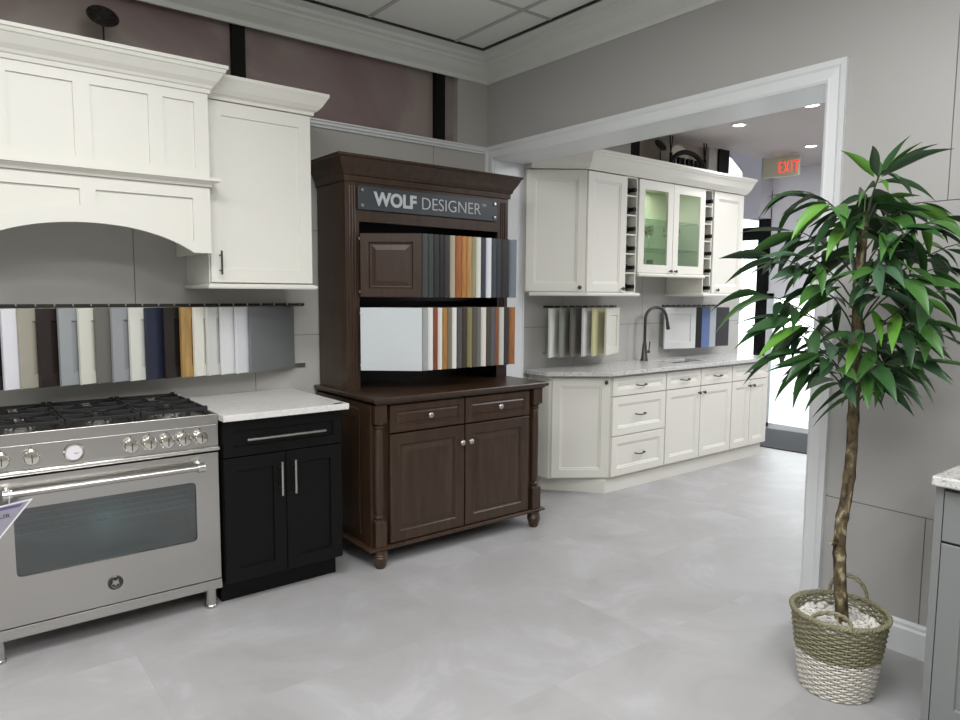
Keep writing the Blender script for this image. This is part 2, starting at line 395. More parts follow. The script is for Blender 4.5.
# arched spandrel above the display window
ya, yb, zc = 4.40, 5.75, 2.62
n = 14; vs = []; fs = []
for i in range(n+1):
    t = i/n; y = ya+(yb-ya)*t; z = 2.66+.60*math.sin(PI*t)
    for xx in (XE, XE+.15): vs += [(xx, y, z), (xx, y, 3.45)]
for i in range(n):
    o = i*4; fs += [(o, o+4, o+5, o+1), (o+2, o+3, o+7, o+6), (o, o+2, o+6, o+4), (o+1, o+5, o+7, o+3)]
b.add(vs, fs)
b.box((XE, 5.75, 0), (XE+.15, 6.3, 3.45)); b.box((6.0, 6.2, 0), (XE+.1, 6.3, 3.45)); b.box((XE, 3.35, 2.9), (XE+.15, 4.40, 3.45)); b.box((5.97, YW+.17, 0), (6.085, 6.2, 3.45))
b.box((XE, 4.4, 0), (XE+.15, 5.75, .35))
struct(b.build('wall_end', [LAV, CONC]))
# display window with black frame
wf = MB()
for y in (4.17, 5.70): wf.box((XE-.02, y, .35 if y > 4.5 else 0), (XE+.08, y+.14, 2.62))
wf.box((XE-.01, 4.3, 2.10), (XE+.07, 5.75, 2.24)); wf.box((XE-.01, 4.3, .30), (XE+.07, 5.75, .38)); wf.box((XE, 4.98, .38), (XE+.06, 5.03, 2.10))
win = struct(wf.build('window_1', BLACK)); MB().box((XE+.03, 4.3, .38), (XE+.036, 5.72, 3.30)).build('pane', CLEAR, win)
# glazed entrance door, overexposed daylight behind
df = MB()
df.box((XE-.02, 3.35, .0), (XE+.05, 3.43, 1.50)); df.box((XE-.02, 4.09, 0), (XE+.05, 4.17, 1.50)); df.box((XE-.02, 3.35, 1.44), (XE+.05, 4.17, 1.52)); df.box((XE-.02, 3.35, 0), (XE+.05, 4.17, .05))
dr = struct(df.build('door_1', TRIM)); MB().box((XE+.01, 3.43, .05), (XE+.016, 4.09, 1.44)).build('pane', CLEAR, dr)
# pavement outside
PAV = mat('pavement', (205, 205, 203), .9)
struct(MB().box((7.56, -3.5, -.08), (30, 25, -.02)).build('ground_outside', PAV))

# ================================================================== RANGE HOOD
H = thing('range_hood', 'large white mantel range hood with panelled box and arched valance above the range', 'range hood', (.06, 3.40, 1.655))
hw = 1.016
z0 = 1.655
b = MB(); b.box((.012, .018, .32), (hw-.012, YW-3.40-.002, .84)); b.box((.02, .03, .17), (hw-.02, YW-3.40-.002, .20))
for x in (.0+.012, hw-.032): b.box((x, .02, 0), (x+.02, YW-3.40-.002, .40))
b.build('body', HOODW, H)
# upper face frame with three recessed panels (front face built as strips)
def frame_with_panels(b, w_, zlo, zhi, panels, y=0, t=.018, rec=.009):
    xs = sorted(set([0, w_]+[p for q in panels for p in (q[0], q[1])]))
    pz0, pz1 = panels[0][2], panels[0][3]
    b.box((0, y, zlo), (w_, y+t, pz0)); b.box((0, y, pz1), (w_, y+t, zhi))
    edges = [0]+[v for q in panels for v in (q[0], q[1])]+[w_]
    for i in range(0, len(edges), 2): b.box((edges[i], y, pz0), (edges[i+1], y+t, pz1))
    for q in panels: b.box((q[0], y+rec, pz0), (q[1], y+t, pz1))
b = MB(); frame_with_panels(b, hw, .345, .79, [(.082, .205, .38+.005, .683), (.237, .468, .385, .683), (.532, .758, .385, .683), (.820, .953, .385, .683)])
# panel bottoms sit behind the ledge
b.build('front_panel', HOODW, H)
ledge = [(0, .305), (.006, .305), (.010, .316), (.030, .328), (.040, .330), (.040, .345), (0, .345)]
MB().sweep(ledge, [(0, .47), (0, 0), (hw, 0), (hw, .075)]).build('ledge', HOODW, H)
crown = [(0, .728), (.008, .728), (.010, .746), (.017, .750), (.021, .762), (.038, .780), (.058, .815), (.064, .818), (.067, .832), (.075, .835), (.075, .849), (0, .849)]
MB().sweep(crown, [(0, .47), (0, 0), (hw, 0), (hw, .078)]).build('crown_moulding', HOODW, H)
# arched valance: front skin following the arch, recessed spandrel panels
def arch_z(x, zc_, ze, half): 
    t = min(1, abs(x-hw/2)/half); return ze+(zc_-ze)*math.sqrt(max(0, 1-t*t))*.999 if False else zc_-(zc_-ze)*t*t*(.75+.25*t*t)
b = MB(); n = 48; half = hw/2-.085
def skin(y0_, y1_, xa, xb, lo, hi, n=24):
    vs = []; fs = []
    for i in range(n+1):
        x = xa+(xb-xa)*i/n
        vs += [(x, y0_, lo(x)), (x, y0_, hi(x)), (x, y1_, lo(x)), (x, y1_, hi(x))]
    for i in range(n):
        o = i*4; fs += [(o, o+4, o+5, o+1), (o+2, o+3, o+7, o+6), (o, o+2, o+6, o+4), (o+1, o+5, o+7, o+3)]
    fs += [(0, 1, 3, 2), (n*4, n*4+2, n*4+3, n*4+1)]
    b.add(vs, fs)
lowarch = lambda x: arch_z(x, .110, .004, half) if abs(x-hw/2) < half else 0
band = lambda x: arch_z(x, .182, .052, half-.005)
yv = .006
skin(yv, yv+.02, 0, hw, lowarch, lambda x: band(x), 64)
pz = .25
skin(yv, yv+.02, 0, hw, lambda x: pz, lambda x: .308, 2)
skin(yv, yv+.02, 0, .078, band, lambda x: pz, 6); skin(yv, yv+.02, hw-.078, hw, band, lambda x: pz, 6)
skin(yv, yv+.02, hw/2-.030, hw/2+.030, band, lambda x: pz, 4)
skin(yv+.011, yv+.02, .07, hw-.07, lambda x: band(x)-.005, lambda x: pz+.001, 48)
b.build('valance', HOODW, H)

# ================================================================== UPPER WHITE CABINET beside the hood
U = thing('wall_cabinet', 'tall white shaker wall cabinet with single door right of the range hood', 'cabinet', (1.092, 3.48, 1.49))
uw = .532
b = MB(); b.box((0, .022, .022), (uw, YW-3.48-.002, .92)); b.build('body', HOODW, U)
d = front('door', .004, .03, uw-.008, .862, SHAKER(.065), HOODW, U)
bar_pull(d, .045, .125, .115, True, GUN, r=.005)
lr = [(0, 0), (.012, 0), (.016, .006), (.016, .016), (.006, .022), (0, .022)]
MB().sweep(lr, [(-.0, .39), (-.0, 0), (uw, 0), (uw, .39)]).build('light_rail', HOODW, U)
MB().box((0, 0, .006), (uw, .39, .024)).build('bottom_panel', HOODW, U)
cr2 = [(0, .895), (.010, .895), (.012, .908), (.018, .914), (.026, .918), (.044, .938), (.062, .970), (.066, .976), (.072, .985), (.072, 1.0), (0, 1.0)]
MB().sweep(cr2, [(-.008, 0), (uw, 0), (uw, .39)]).build('crown_moulding', HOODW, U)

# ================================================================== RANGE
RG = thing('range_cooker', 'wide stainless steel gas range with glass oven door on four round legs', 'range', (.11, 3.235, 0))
rw = .918
b = MB(); b.box((.004, .03, .10), (rw-.004, .62, .87)); b.build('body', STEEL, RG)
b = MB(); b.box((0, -.004, .872), (rw, .012, .918)); b.box((0, .0, .872), (.014, .62, .918)); b.box((rw-.014, 0, .872), (rw, .62, .918)); b.box((0, .60, .872), (rw, .63, .935)); b.box((0, 0, .868), (rw, .62, .895))
b.build('cooktop', STEEL, RG, bevel=.002)
MB().box((.0, 0, .768), (rw, .04, .870)).build('control_panel', STEEL, RG, bevel=.002)
MB().box((-.002, -.022, .752), (rw+.002, .03, .770)).build('panel_trim', STEEL2, RG, bevel=.005)
def range_knob(x, z=.818):
    M = T(x, 0, z) @ TOFRONT
    k = MB().lathe([(.031, 0), (.031, .004), (.026, .007), (.024, .012), (.027, .030), (.024, .034), (.004, .036)], M, 24).build('knob', CHROME, RG, smooth=.5)
    MB().box((x-.0018, -.0375, z-.017), (x+.0018, -.030, z+.017)).build('pointer', GUN, k)
    return k
for x in (.088, .188, .548, .622, .694, .764, .836): range_knob(x)
for x in (.088, .188, .548, .622, .694, .764, .836):
    MB().tube([(x, 0, .856), (x, -.0015, .856)], .0035, 8).build('indicator_mark', GUN, RG)
g = MB().lathe([(.038, 0), (.038, .010), (.034, .015), (.030, .010), (.001, .010)], T(.336, 0, .818) @ TOFRONT, 28).build('temperature_gauge', CHROME, RG, smooth=.5)
dial = MB().lathe([(.0295, .0105), (.0001, .0105)], T(.336, 0, .818) @ TOFRONT, 28, cap=False).build('dial', mat('dial_white', (225, 222, 226), .4), g)
MB().box((.336, -.0118, .814), (.352, -.0108, .816), RY(0)).build('needle', GUN, g)
# door
D = None
dz0, dz1 = .142, .740
wx0, wx1, wz0, wz1 = .119, .812, .340, .615
b = MB(); b.box((.004, 0, dz0), (rw-.004, .028, wz0)); b.box((.004, 0, wz1), (rw-.004, .028, dz1)); b.box((.004, 0, wz0), (wx0, .028, wz1)); b.box((wx1, 0, wz0), (rw-.004, .028, wz1))
# rounded window corners
def rr(w_, h_, r, n=5):
    out = []
    for cx, cz, a0 in ((w_-r, h_-r, 0), (r, h_-r, PI/2), (r, r, PI), (w_-r, r, 1.5*PI)):
        for i in range(n+1): a = a0+PI/2*i/n; out.append((cx+r*math.cos(a), cz+r*math.sin(a)))
    return out
r_ = .02
for sx, sz, cx, cz in ((0, 0, wx0, wz0), (1, 0, wx1, wz0), (0, 1, wx0, wz1), (1, 1, wx1, wz1)):
    dx = 1 if sx == 0 else -1; dzz = 1 if sz == 0 else -1
    arc = [(cx+dx*r_*(1-math.cos(a)), cz+dzz*r_*(1-math.sin(a))) for a in [PI/2*i/5 for i in range(6)]]
    poly = [(cx, cz)]+arc; kk = len(poly)
    vs = [(x, 0, z) for x, z in poly]+[(x, .028, z) for x, z in poly]
    b.add(vs, [tuple(range(kk)), tuple(range(kk, 2*kk))]+[(j, (j+1) % kk, kk+(j+1) % kk, kk+j) for j in range(kk)])
D = b.build('oven_door', STEEL, RG)
MB().box((wx0-.01, .010, wz0-.01), (wx1+.01, .016, wz1+.01)).build('window', OVENG, D)
b = MB()
b.box((wx0-.01, .14, wz0-.02), (wx1+.01, .15, wz1+.02)); b.box((wx0-.012, .029, wz0-.02), (wx0-.004, .15, wz1+.02)); b.box((wx1+.004, .029, wz0-.02), (wx1+.012, .15, wz1+.02))
b.box((wx0, .029, wz0-.02), (wx1, .15, wz0-.012)); b.box((wx0, .029, wz1+.012), (wx1, .15, wz1+.02))
# the body front is opened behind the window by the cavity liner sitting inside the door depth
for o_ in list(RG.children):
    if o_.name.startswith('body'): bpy.data.objects.remove(o_)
bb = MB(); bb.box((.004, .16, .10), (rw-.004, .62, .87)); bb.box((.004, .03, .10), (.10, .16, .87)); bb.box((.83, .03, .10), (rw-.004, .16, .87)); bb.box((.10, .03, .10), (.83, .16, .318)); bb.box((.10, .03, .637), (.83, .16, .87))
bb.build('body', STEEL, RG)
b.build('oven_cavity', OVENIN, RG)
RACK = mat('rack_wire', (240, 246, 246), .4)
for zz in (.556, .505):
    r = MB(); r.tube([(wx0-.003, .024, zz), (wx1+.003, .024, zz)], .0032, 6); r.tube([(wx0-.003, .12, zz), (wx1+.003, .12, zz)], .0025, 6)
    for i in range(22): x = wx0+.02+i*(wx1-wx0-.04)/21; r.tube([(x, .024, zz+.003), (x, .125, zz+.003)], .0018, 5)
    r.build('oven_rack', RACK, RG)
hd = MB().tube([(.092, -.052, .690), (.828, -.052, .690)], .0135, 18).build('handle', STEEL, D, smooth=.6)
for x in (.100, .822):
    m_ = MB(); m_.tube([(x-.016, -.052, .690), (x+.016, -.052, .690)], .021, 18); m_.tube([(x, -.052, .690), (x, .002, .700)], .012, 10); m_.build('handle_mount', STEEL2, hd, smooth=.6)
bd = MB().lathe([(.030, 0), (.030, .004), (.027, .006), (.022, .003), (.001, .003)], T(.468, 0, .232) @ TOFRONT, 32)
for i in range(18):
    a = 2*PI*i/18; bd.box((-.002, -.0075, .0225), (.002, -.003, .0262), T(.468, 0, .232) @ RY(a))
bdg = bd.build('badge', GUN, D, smooth=.6)
em = MB(); em.prism([(0, .014), (.006, .004), (.016, .006), (.010, -.004), (.012, -.014), (0, -.009), (-.012, -.014), (-.010, -.004), (-.016, .006), (-.006, .004)], .003, .006, T(.468, 0, .232) @ TOFRONT @ RZ(PI))
em.tube([(.468+.0195*math.cos(PI*1.15+i*.11*PI*.7), -.005, .232+.0195*math.sin(PI*1.15+i*.11*PI*.7)) for i in range(10)], .0016, 5); em.build('emblem', NICKEL, bdg)
for za, zb_ in ((.1385, .1425), (.740, .752)): MB().box((.004, .012, za), (rw-.004, .030, zb_)).build('shadow_gap', BLACK, RG)
MB().box((.0, .0, .092), (rw, .03, .137)).build('bottom_rail', STEEL, RG, bevel=.002)
for x in (.045, rw-.045):
    for y in (.03, .56):
        MB().lathe([(.028, 0), (.028, .012), (.025, .016), (.025, .095)], T(x, y, 0), 18).build('leg', STEEL, RG, smooth=.6)
ol = bpy.data.lights.new('oven_fill_light', 'POINT'); ol.energy = .30; ol.shadow_soft_size = .10  # fill light added in the cavity so the racks show; oven is off
oo = bpy.data.objects.new('oven_fill_light', ol); oo.location = (.11+.46, 3.235+.085, .47); COL.objects.link(oo)
# burners and grates
b = MB(); b.box((.02, .03, .896), (rw-.02, .595, .898)); b.build('burner_tray', STEEL, RG)
gw = (rw-.06)/3
for i in range(3):
    x0 = .03+i*gw; x1 = x0+gw-.004; cx = (x0+x1)/2
    for cy in (.17, .45):
        bn = MB().lathe([(.056, .898), (.056, .910), (.046, .918), (.040, .920), (.040, .924), (.001, .924)], T(cx, cy, 0), 22).build('burner', STEEL2, RG, smooth=.5)
        MB().lathe([(.033, .922), (.033, .930), (.028, .933), (.001, .933)], T(cx, cy, 0), 22).build('burner_cap', IRON, bn, smooth=.5)
    gr = MB(); z = .942; t = .006
    def bar(xa, ya, xb, yb, w_=.0045, zt=z+.006, zb=z-.008):
        d_ = Vector((xb-xa, yb-ya)); L = d_.length; a = math.atan2(d_.y, d_.x)
        gr.box((0, -w_, zb), (L, w_, zt), T(xa, ya, 0) @ RZ(a))
    bar(x0, .036, x1, .036); bar(x0, .585, x1, .585); bar(x0+.006, .03, x0+.006, .59); bar(x1-.006, .03, x1-.006, .59); bar(x0, .31, x1, .31)
    for cy in (.17, .45):
        for a in range(4):
            aa = PI/4+a*PI/2; ex, ey = cx+math.cos(aa)*.17, cy+math.sin(aa)*.17
            ex = min(max(ex, x0), x1); ey = min(max(ey, cy-.135), cy+.135)
            bar(cx+math.cos(aa)*.03, cy+math.sin(aa)*.03, ex, ey, .0045)
        for xx in (x0, x1-.09): bar(xx, cy, xx+.09, cy, .0045)
    for xx in (x0+.01, x1-.01):
        for yy in (.04, .31, .58): gr.box((xx-.009, yy-.009, .898), (xx+.009, yy+.009, z+.012))
    gr.build('grate', IRON, RG, bevel=.0015)
# triangular tip of a show card hanging from the oven handle
CARD = mat('card_face', (150, 148, 160), .5); CARDE = mat('card_edge', (226, 226, 228), .5); CARDP = mat('card_purple', (92, 88, 130), .5)
tg = thing('show_card', 'tilted lavender grey show card with white border hung on the oven door handle', 'card', (.233, 3.150, .685))
vs = [(.052, 0, -.02), (-.20, 0, -.03), (-.24, 0, -.26), (-.075, 0, -.142)]
def plate(b, pts, y0_, y1_):
    k_ = len(pts); b.add([(x, y0_, z) for x, z in pts]+[(x, y1_, z) for x, z in pts], [tuple(range(k_)), tuple(range(k_, 2*k_))]+[(j, (j+1) % k_, k_+(j+1) % k_, k_+j) for j in range(k_)])
b = MB(); plate(b, [(.056, -.012), (-.20, -.040), (-.33, -.20), (-.074, -.172)], 0, .002); b.build('border', CARDE, tg)
b = MB(); plate(b, [(.043, -.018), (-.197, -.046), (-.318, -.194), (-.078, -.166)], -.0008, .0); fc = b.build('face', CARD, tg)
b = MB(); plate(b, [(.024, -.024), (-.06, -.032), (-.072, -.044), (.012, -.036)], -.0016, -.0008); b.build('heading_band', CARDP, tg)
text('lettering', 'LIR', .022, GUN, tg, (-.055, -.0018, -.072), 0, .0004, .036)
MB().tube([(-.02, .0, -.022), (-.02, -.016, .004), (-.02, .008, .016), (-.02, .028, -.002), (-.02, .012, -.03)], .001, 6).build('string', CARDE, tg)

# ================================================================== BLACK BASE CABINET + COUNTER
BC = thing('base_cabinet', 'black shaker base cabinet with one drawer and two doors right of the range', 'cabinet', (1.036, 3.20, 0))
bw = .600
b = MB(); b.box((0, .022, .112), (bw, YW-3.20-.002, .884)); b.box((.002, .085, 0), (bw-.002, .66, .112)); b.build('body', BLKCAB, BC)
d = front('drawer', .003, .712, bw-.006, .165, SHAKER(.045), BLKCAB, BC); bar_pull(d, bw/2, .792, .395, False, NICKEL)
for i, x in enumerate((.003, bw/2+.0015)):
    d = front('door', x, .115, bw/2-.0045, .592, SHAKER(.062), BLKCAB, BC)
    bar_pull(d, bw/2-.032 if i == 0 else bw/2+.036, .583, .165, True, NICKEL)
CT = MB().box((1.030, 3.165, .886), (1.662, YW-.003, .916)).build('countertop', QUARTZ, bevel=.003); tag(CT, 'short white quartz countertop on the black base cabinet', 'countertop')
pen = MB().box((0, 0, 0), (.055, .008, .003)).build('black_clip', BLACK, loc=(1.585, 3.175, .9165)); pen.rotation_euler.z = .3
tag(pen, 'thin black strip lying near the front right corner of white quartz countertop', 'strip')

# ================================================================== SAMPLE DOOR RACKS
def sample(name, rgb, label, group, P, ang, L, h, style, wood=False, side='left'):
    """P = outer free edge bottom; side: which side of the door the free edge is on"""
    key = 'sample_%d_%d_%d' % rgb
    if key not in MAT:
        if wood: ramp_mat(key, [(.3, tuple(int(c*.86) for c in rgb)), (.7, tuple(min(255, int(c*1.1)) for c in rgb))], .38, 8, 5, .4, (7, 7, .8))
        else: mat(key, rgb, .35)
    m = MAT[key]
    o = bpy.data.objects.new(name, None)
    b = MB(); M = None if side == 'left' else T(-L, 0, 0)
    rings = {'shaker': SHAKER(.057, .016), 'raised': RAISED(.052, .016), 'slab': [(0, .016), (0, .0015), (.0015, 0)], 'soft': SOFTP(.05, .018)}[style]
    bpy.data.objects.remove(o)
    r = thing(name, label, 'sample door', P, ang, group)
    b.rings(L, h, rings, M).build('door_panel', m, r, loc=(0, 0, 0))
    hx = L-.002 if side == 'left' else -L+.002
    hb = MB()
    for zz in (.03, h-.03): hb.box((hx-.006, .004, zz-.006), (hx+.006, .024, zz+.006))
    hb.build('hinge_pin', NICKEL, r)
    return r
def rail_rack(x0, x1, zt, zl, label):
    r = thing('sample_rack', label, 'rack', (x0, YW, zl))
    b = MB(); b.box((0, -.013, zt-zl-.006), (x1-x0, -.001, zt-zl+.009)); b.build('top_rail', mat('rail_dark', (66, 64, 58), .4, metal=.5), r)
    nn = int((x1-x0)/.077)
    for i in range(nn): x = x1-x0-.03-i*.077; MB().box((x-.003, -.018, zt-zl-.002), (x+.003, -.012, zt-zl+.012)).build('hanging_hook', NICKEL, r)
    MB().box((x1-x0-.09, -.013, -.006), (x1-x0, -.001, .016)).build('lower_rail', NICKEL, r) if x1 < 2 else MB().box((0, -.010, -.006), (x1-x0, -.001, .008)).build('lower_rail', NICKEL, r)
    return r
rail_rack(-.35, 1.745, 1.402, 1.045, 'long dark rail rack for sample doors on the wall above the range')
SH = .354
row = [(.185, (36, 34, 34), 'black', 'near-black sample door cut by the left edge of the photo'),
 (.256, (226, 226, 232), 'white', 'bright white sample door, leftmost white one above the range'),
 (.318, (164, 160, 146), 'taupe', 'taupe beige sample door above the left of the range cooktop'),
 (.389, (42, 34, 31), 'espresso', 'dark espresso sample door between taupe and pale blue-grey ones'),
 (.471, (156, 160, 163), 'bluegrey', 'pale blue-grey sample door right of the espresso one'),
 (.551, (214, 214, 202), 'ivory', 'ivory sample door between pale blue-grey and mid grey ones'),
 (.621, (108, 107, 101), 'grey', 'mid warm grey sample door right of the ivory one above the range'),
 (.689, (152, 155, 158), 'bluegrey', 'pale blue-grey sample door right of the mid warm grey one'),
 (.768, (218, 219, 210), 'ivory', 'ivory sample door immediately left of the navy one'),
 (.840, (36, 42, 60), 'navy', 'navy blue sample door above the range cooktop'),
 (.924, (34, 29, 26), 'black', 'brown-black sample door between the navy and oak ones'),
 (1.006, (172, 138, 84), 'oak', 'golden oak wood sample door above the right end of the range'),
 (1.070, (224, 223, 212), 'cream', 'cream white sample door right of the golden oak one'),
 (1.136, (206, 207, 203), 'palegrey', 'very pale grey sample door between cream and white ones'),
 (1.208, (222, 223, 224), 'white', 'white sample door right of the very pale grey one'),
 (1.288, (216, 218, 222), 'white', 'cool white sample door immediately left of the big grey one'),
 (1.365, (116, 119, 120), 'bluegrey2', 'slate grey sample door fully facing out at the right end of the rack')]
for x, c, n_, lab in row:
    y = 3.64+.07*(x-.256)/1.109
    sample('cabinet_door_sample', c, lab, 'sample doors on the rack above the range', (x, y, 1.041), math.radians(24), .335, SH, 'shaker' if n_ not in ('white', 'grey', 'bluegrey2', 'navy') else 'slab', n_ == 'oak')

# ================================================================== HUTCH
HX0, HW, HY = 1.775, 1.27, 3.165
HU = thing('display_hutch', 'dark espresso wood hutch with open upper case, turned columns and bun feet', 'hutch', (HX0, HY, 0))
b = MB(); b.box((.03, .045, .105), (HW-.03, .695, .886)); b.build('base_body', WOOD, HU)
# side panel, raised
front_ = MB().rings(.50, .695, RAISED(.06, .02), T(.028, .655, .16) @ RZ(-PI/2)).build('side_panel', WOOD, HU)
top = [(0, .886), (.012, .886), (.020, .892), (.026, .900), (.036, .903), (.040, .910), (.040, .920), (.036, .926), (0, .926)]
b = MB(); b.box((.062, .022, .888), (HW-.040, .700, .926)); b.sweep(top, [(.062, .700), (.062, .022), (HW-.040, .022), (HW-.040, .700)]); b.build('top', WOOD, HU)
br = [(0, .098), (.022, .098), (.028, .103), (.028, .112), (.018, .118), (0, .120)]
MB().sweep(br, [(.028, .685), (.028, .03), (HW-.028, .03), (HW-.028, .685)]).build('base_moulding', WOOD, HU)
for x in (.072, HW-.072):
    b = MB(); s_ = .036
    b.box((x-s_, .004, .79), (x+s_, .05, .886)); b.box((x-s_+.002, .006, .12), (x+s_-.002, .05, .255))
    b.lathe([(.034, .25), (.030, .262), (.020, .268), (.026, .276), (.026, .284), (.018, .292), (.022, .302), (.025, .33), (.026, .50), (.025, .70), (.021, .745), (.018, .755), (.026, .763), (.026, .771), (.020, .777), (.032, .785), (.034, .80)], T(x, .034, 0), 20)
    b.build('corner_column', WOOD, HU, smooth=.5)
for x in (.076, HW-.076):
    for y in (.026, .625):
        MB().lathe([(.024, 0), (.030, .012), (.039, .045), (.043, .062), (.039, .070), (.042, .076), (.037, .084), (.037, .100)], T(x, y, 0), 20).build('bun_foot', WOOD, HU, smooth=.6)
dx0 = .136; dwid = (HW-2*dx0-.010)/2
for i in range(2):
    x = dx0+i*(dwid+.010)
    d = front('drawer', x, .728, dwid, .150, [(0, .03), (0, .004), (.004, 0), (.034, 0), (.038, .006), (.046, .007), (.052, .003)], WOOD, HU, .012); knob(d, x+dwid/2, .806, NICKEL, .012, .017)
    d = front('door', x, .124, dwid, .596, RAISED(.062, .03), WOOD, HU, .012); knob(d, x+dwid-.026 if i == 0 else x+.026, .622, NICKEL, .012, .017)
# upper case
UX0, UX1, UY = .060, HW-.035, .355
for xx in (UX0, UX1-.02): MB().box((xx, UY+.02, .926), (xx+.02, .697, 2.12)).build('upper_side_panel', WOOD, HU)
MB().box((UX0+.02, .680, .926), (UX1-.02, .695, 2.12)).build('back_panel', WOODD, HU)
for x in (UX0, UX1-.085):
    b = MB(); b.box((x, UY, .926), (x+.085, UY+.022, 2.12))
    for k_ in range(3): b.tube([(x+.026+k_*.017, UY, .99), (x+.026+k_*.017, UY, 2.06)], .0055, 8)
    b.build('fluted_stile', WOOD, HU, smooth=.6)
MB().box((UX0+.085, UY+.001, 1.870), (UX1-.085, UY+.022, 2.12)).build('top_rail', WOOD, HU)
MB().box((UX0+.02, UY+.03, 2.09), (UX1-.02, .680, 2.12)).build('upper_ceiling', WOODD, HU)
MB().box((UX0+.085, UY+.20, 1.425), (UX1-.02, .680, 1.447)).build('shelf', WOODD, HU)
hc = [(0, 2.085), (.010, 2.085), (.012, 2.115), (.020, 2.12), (.026, 2.14), (.042, 2.165), (.056, 2.195), (.060, 2.205), (.068, 2.209), (.070, 2.222), (0, 2.222)]
b = MB(); b.sweep(hc, [(UX0, .697), (UX0, UY), (UX1, UY), (UX1, .697)]); b.box((UX0+.001, UY+.001, 2.12), (UX1-.001, .695, 2.218)); b.build('crown_moulding', WOOD, HU)
# the sign plate
SG = thing('sign_plate', 'charcoal sign plate reading WOLF DESIGNER on the hutch top rail', 'sign', (HX0+UX0+.073, HY+UY-.014, 1.935))
sw_, sh_ = 1.0, .128
MB().box((0, 0, 0), (sw_, .005, sh_)).build('plate', SIGNBK, SG, bevel=.001)
for x in (.024, sw_-.024):
    for z in (.022, sh_-.022):
        MB().lathe([(.011, -.014), (.011, .005), (.009, .009), (.001, .0095)], T(x, 0, z) @ TOFRONT, 16).build('standoff', NICKEL, SG, smooth=.5)
text('lettering', 'WOLF', .102, SIGNTX, SG, (.098, -.001, .031), .0040, .001, .286)
text('lettering', 'DESIGNER', .102, SIGNTX, SG, (.424, -.001, .031), -.0012, .001, .440)
text('lettering', '\u2122' if False else 'TM', .026, SIGNTX, SG, (.874, -.001, .082), 0, .001, .032)
# sample doors in the hutch
up = [(2.172, (56, 39, 28), 'raised', True, 'chocolate wood raised-panel sample door facing out in the upper hutch row'),
 (2.212, (62, 64, 66), 'slab', False, 'charcoal edge of the first slab behind the chocolate panel, upper hutch row'),
 (2.249, (52, 62, 58), 'slab', False, 'dark forest green sample door in the upper hutch row'),
 (2.290, (34, 35, 37), 'slab', False, 'black sample door right of the forest green one, upper hutch row'),
 (2.322, (26, 26, 28), 'slab', False, 'blackest sample door at the middle left of the upper hutch row'),
 (2.362, (50, 46, 47), 'slab', False, 'charcoal brown sample door left of the beige one, upper hutch row'),
 (2.400, (176, 166, 144), 'slab', False, 'beige sample door left of the cherry orange one, upper hutch row'),
 (2.447, (158, 92, 48), 'slab', True, 'cherry orange wood sample door in the upper hutch row'),
 (2.482, (178, 124, 60), 'slab', True, 'golden honey wood sample door in the upper hutch row'),
 (2.522, (182, 140, 84), 'slab', True, 'light maple wood sample door right of the golden honey one'),
 (2.552, (150, 148, 118), 'slab', False, 'olive beige sample door in the upper hutch row'),
 (2.589, (222, 221, 212), 'slab', False, 'off-white sample door between olive beige and navy, upper hutch row'),
 (2.627, (52, 58, 72), 'slab', False, 'navy sample door between two white ones, upper hutch row'),
 (2.669, (232, 234, 240), 'slab', False, 'brightest white sample door in the upper hutch row'),
 (2.708, (60, 68, 74), 'slab', False, 'slate sample door right of the brightest white one, upper hutch row'),
 (2.745, (48, 54, 62), 'slab', False, 'dark blue slate sample door left of the black end one, upper hutch row'),
 (2.808, (44, 40, 42), 'slab', False, 'black sample door second from the right end of the upper hutch row'),
 (2.869, (120, 130, 142), 'slab', False, 'blue-grey sample door at the right end of the upper hutch row')]
for x, c, st, wd, lab in up:
    sample('cabinet_door_sample', c, lab, 'sample doors in the upper row of the hutch', (x, 3.27, 1.450), math.radians(-40), .345, SH, st, wd, 'right')
dn = [(2.172, (204, 210, 213), 'slab', False, 'pale blue-white slab sample door facing out in the lower hutch row'),
 (2.209, (158, 161, 160), 'slab', False, 'light grey sample door between the pale blue-white slab and the first white one'),
 (2.246, (224, 225, 220), 'slab', False, 'white sample door left of the rust red one, lower hutch row'),
 (2.278, (128, 66, 44), 'slab', True, 'rust red wood sample door in the lower hutch row'),
 (2.310, (222, 222, 214), 'slab', False, 'white sample door between rust red and tan ones, lower hutch row'),
 (2.346, (162, 118, 62), 'slab', True, 'tan oak sample door in the lower hutch row'),
 (2.378, (122, 114, 96), 'slab', False, 'grey taupe sample door right of the tan oak one, lower hutch row'),
 (2.412, (228, 228, 222), 'slab', False, 'white sample door left of the violet grey one, lower hutch row'),
 (2.452, (82, 78, 84), 'slab', False, 'violet grey sample door in the lower hutch row'),
 (2.488, (60, 52, 42), 'slab', True, 'dark walnut sample door left of the olive one, lower hutch row'),
 (2.526, (136, 130, 86), 'slab', False, 'olive green sample door in the lower hutch row'),
 (2.560, (88, 82, 78), 'slab', False, 'dark taupe sample door right of the olive one, lower hutch row'),
 (2.592, (112, 112, 104), 'slab', False, 'warm grey sample door left of the rightmost wide white, lower hutch row'),
 (2.632, (224, 220, 212), 'slab', False, 'warm white sample door left of the dark olive brown one, lower hutch row'),
 (2.668, (74, 66, 48), 'slab', True, 'dark olive brown sample door in the lower hutch row'),
 (2.698, (88, 98, 108), 'slab', False, 'blue slate sample door in the lower hutch row'),
 (2.732, (132, 82, 54), 'slab', True, 'reddish brown wood sample door right of the blue slate one, lower hutch row'),
 (2.772, (206, 204, 196), 'slab', False, 'pale cream sample door left of the charcoal one at the right end, lower hutch row'),
 (2.812, (54, 50, 52), 'slab', False, 'charcoal sample door left of the final amber one, lower hutch row'),
 (2.862, (160, 104, 56), 'slab', True, 'amber wood sample door at the right end of the lower hutch row')]
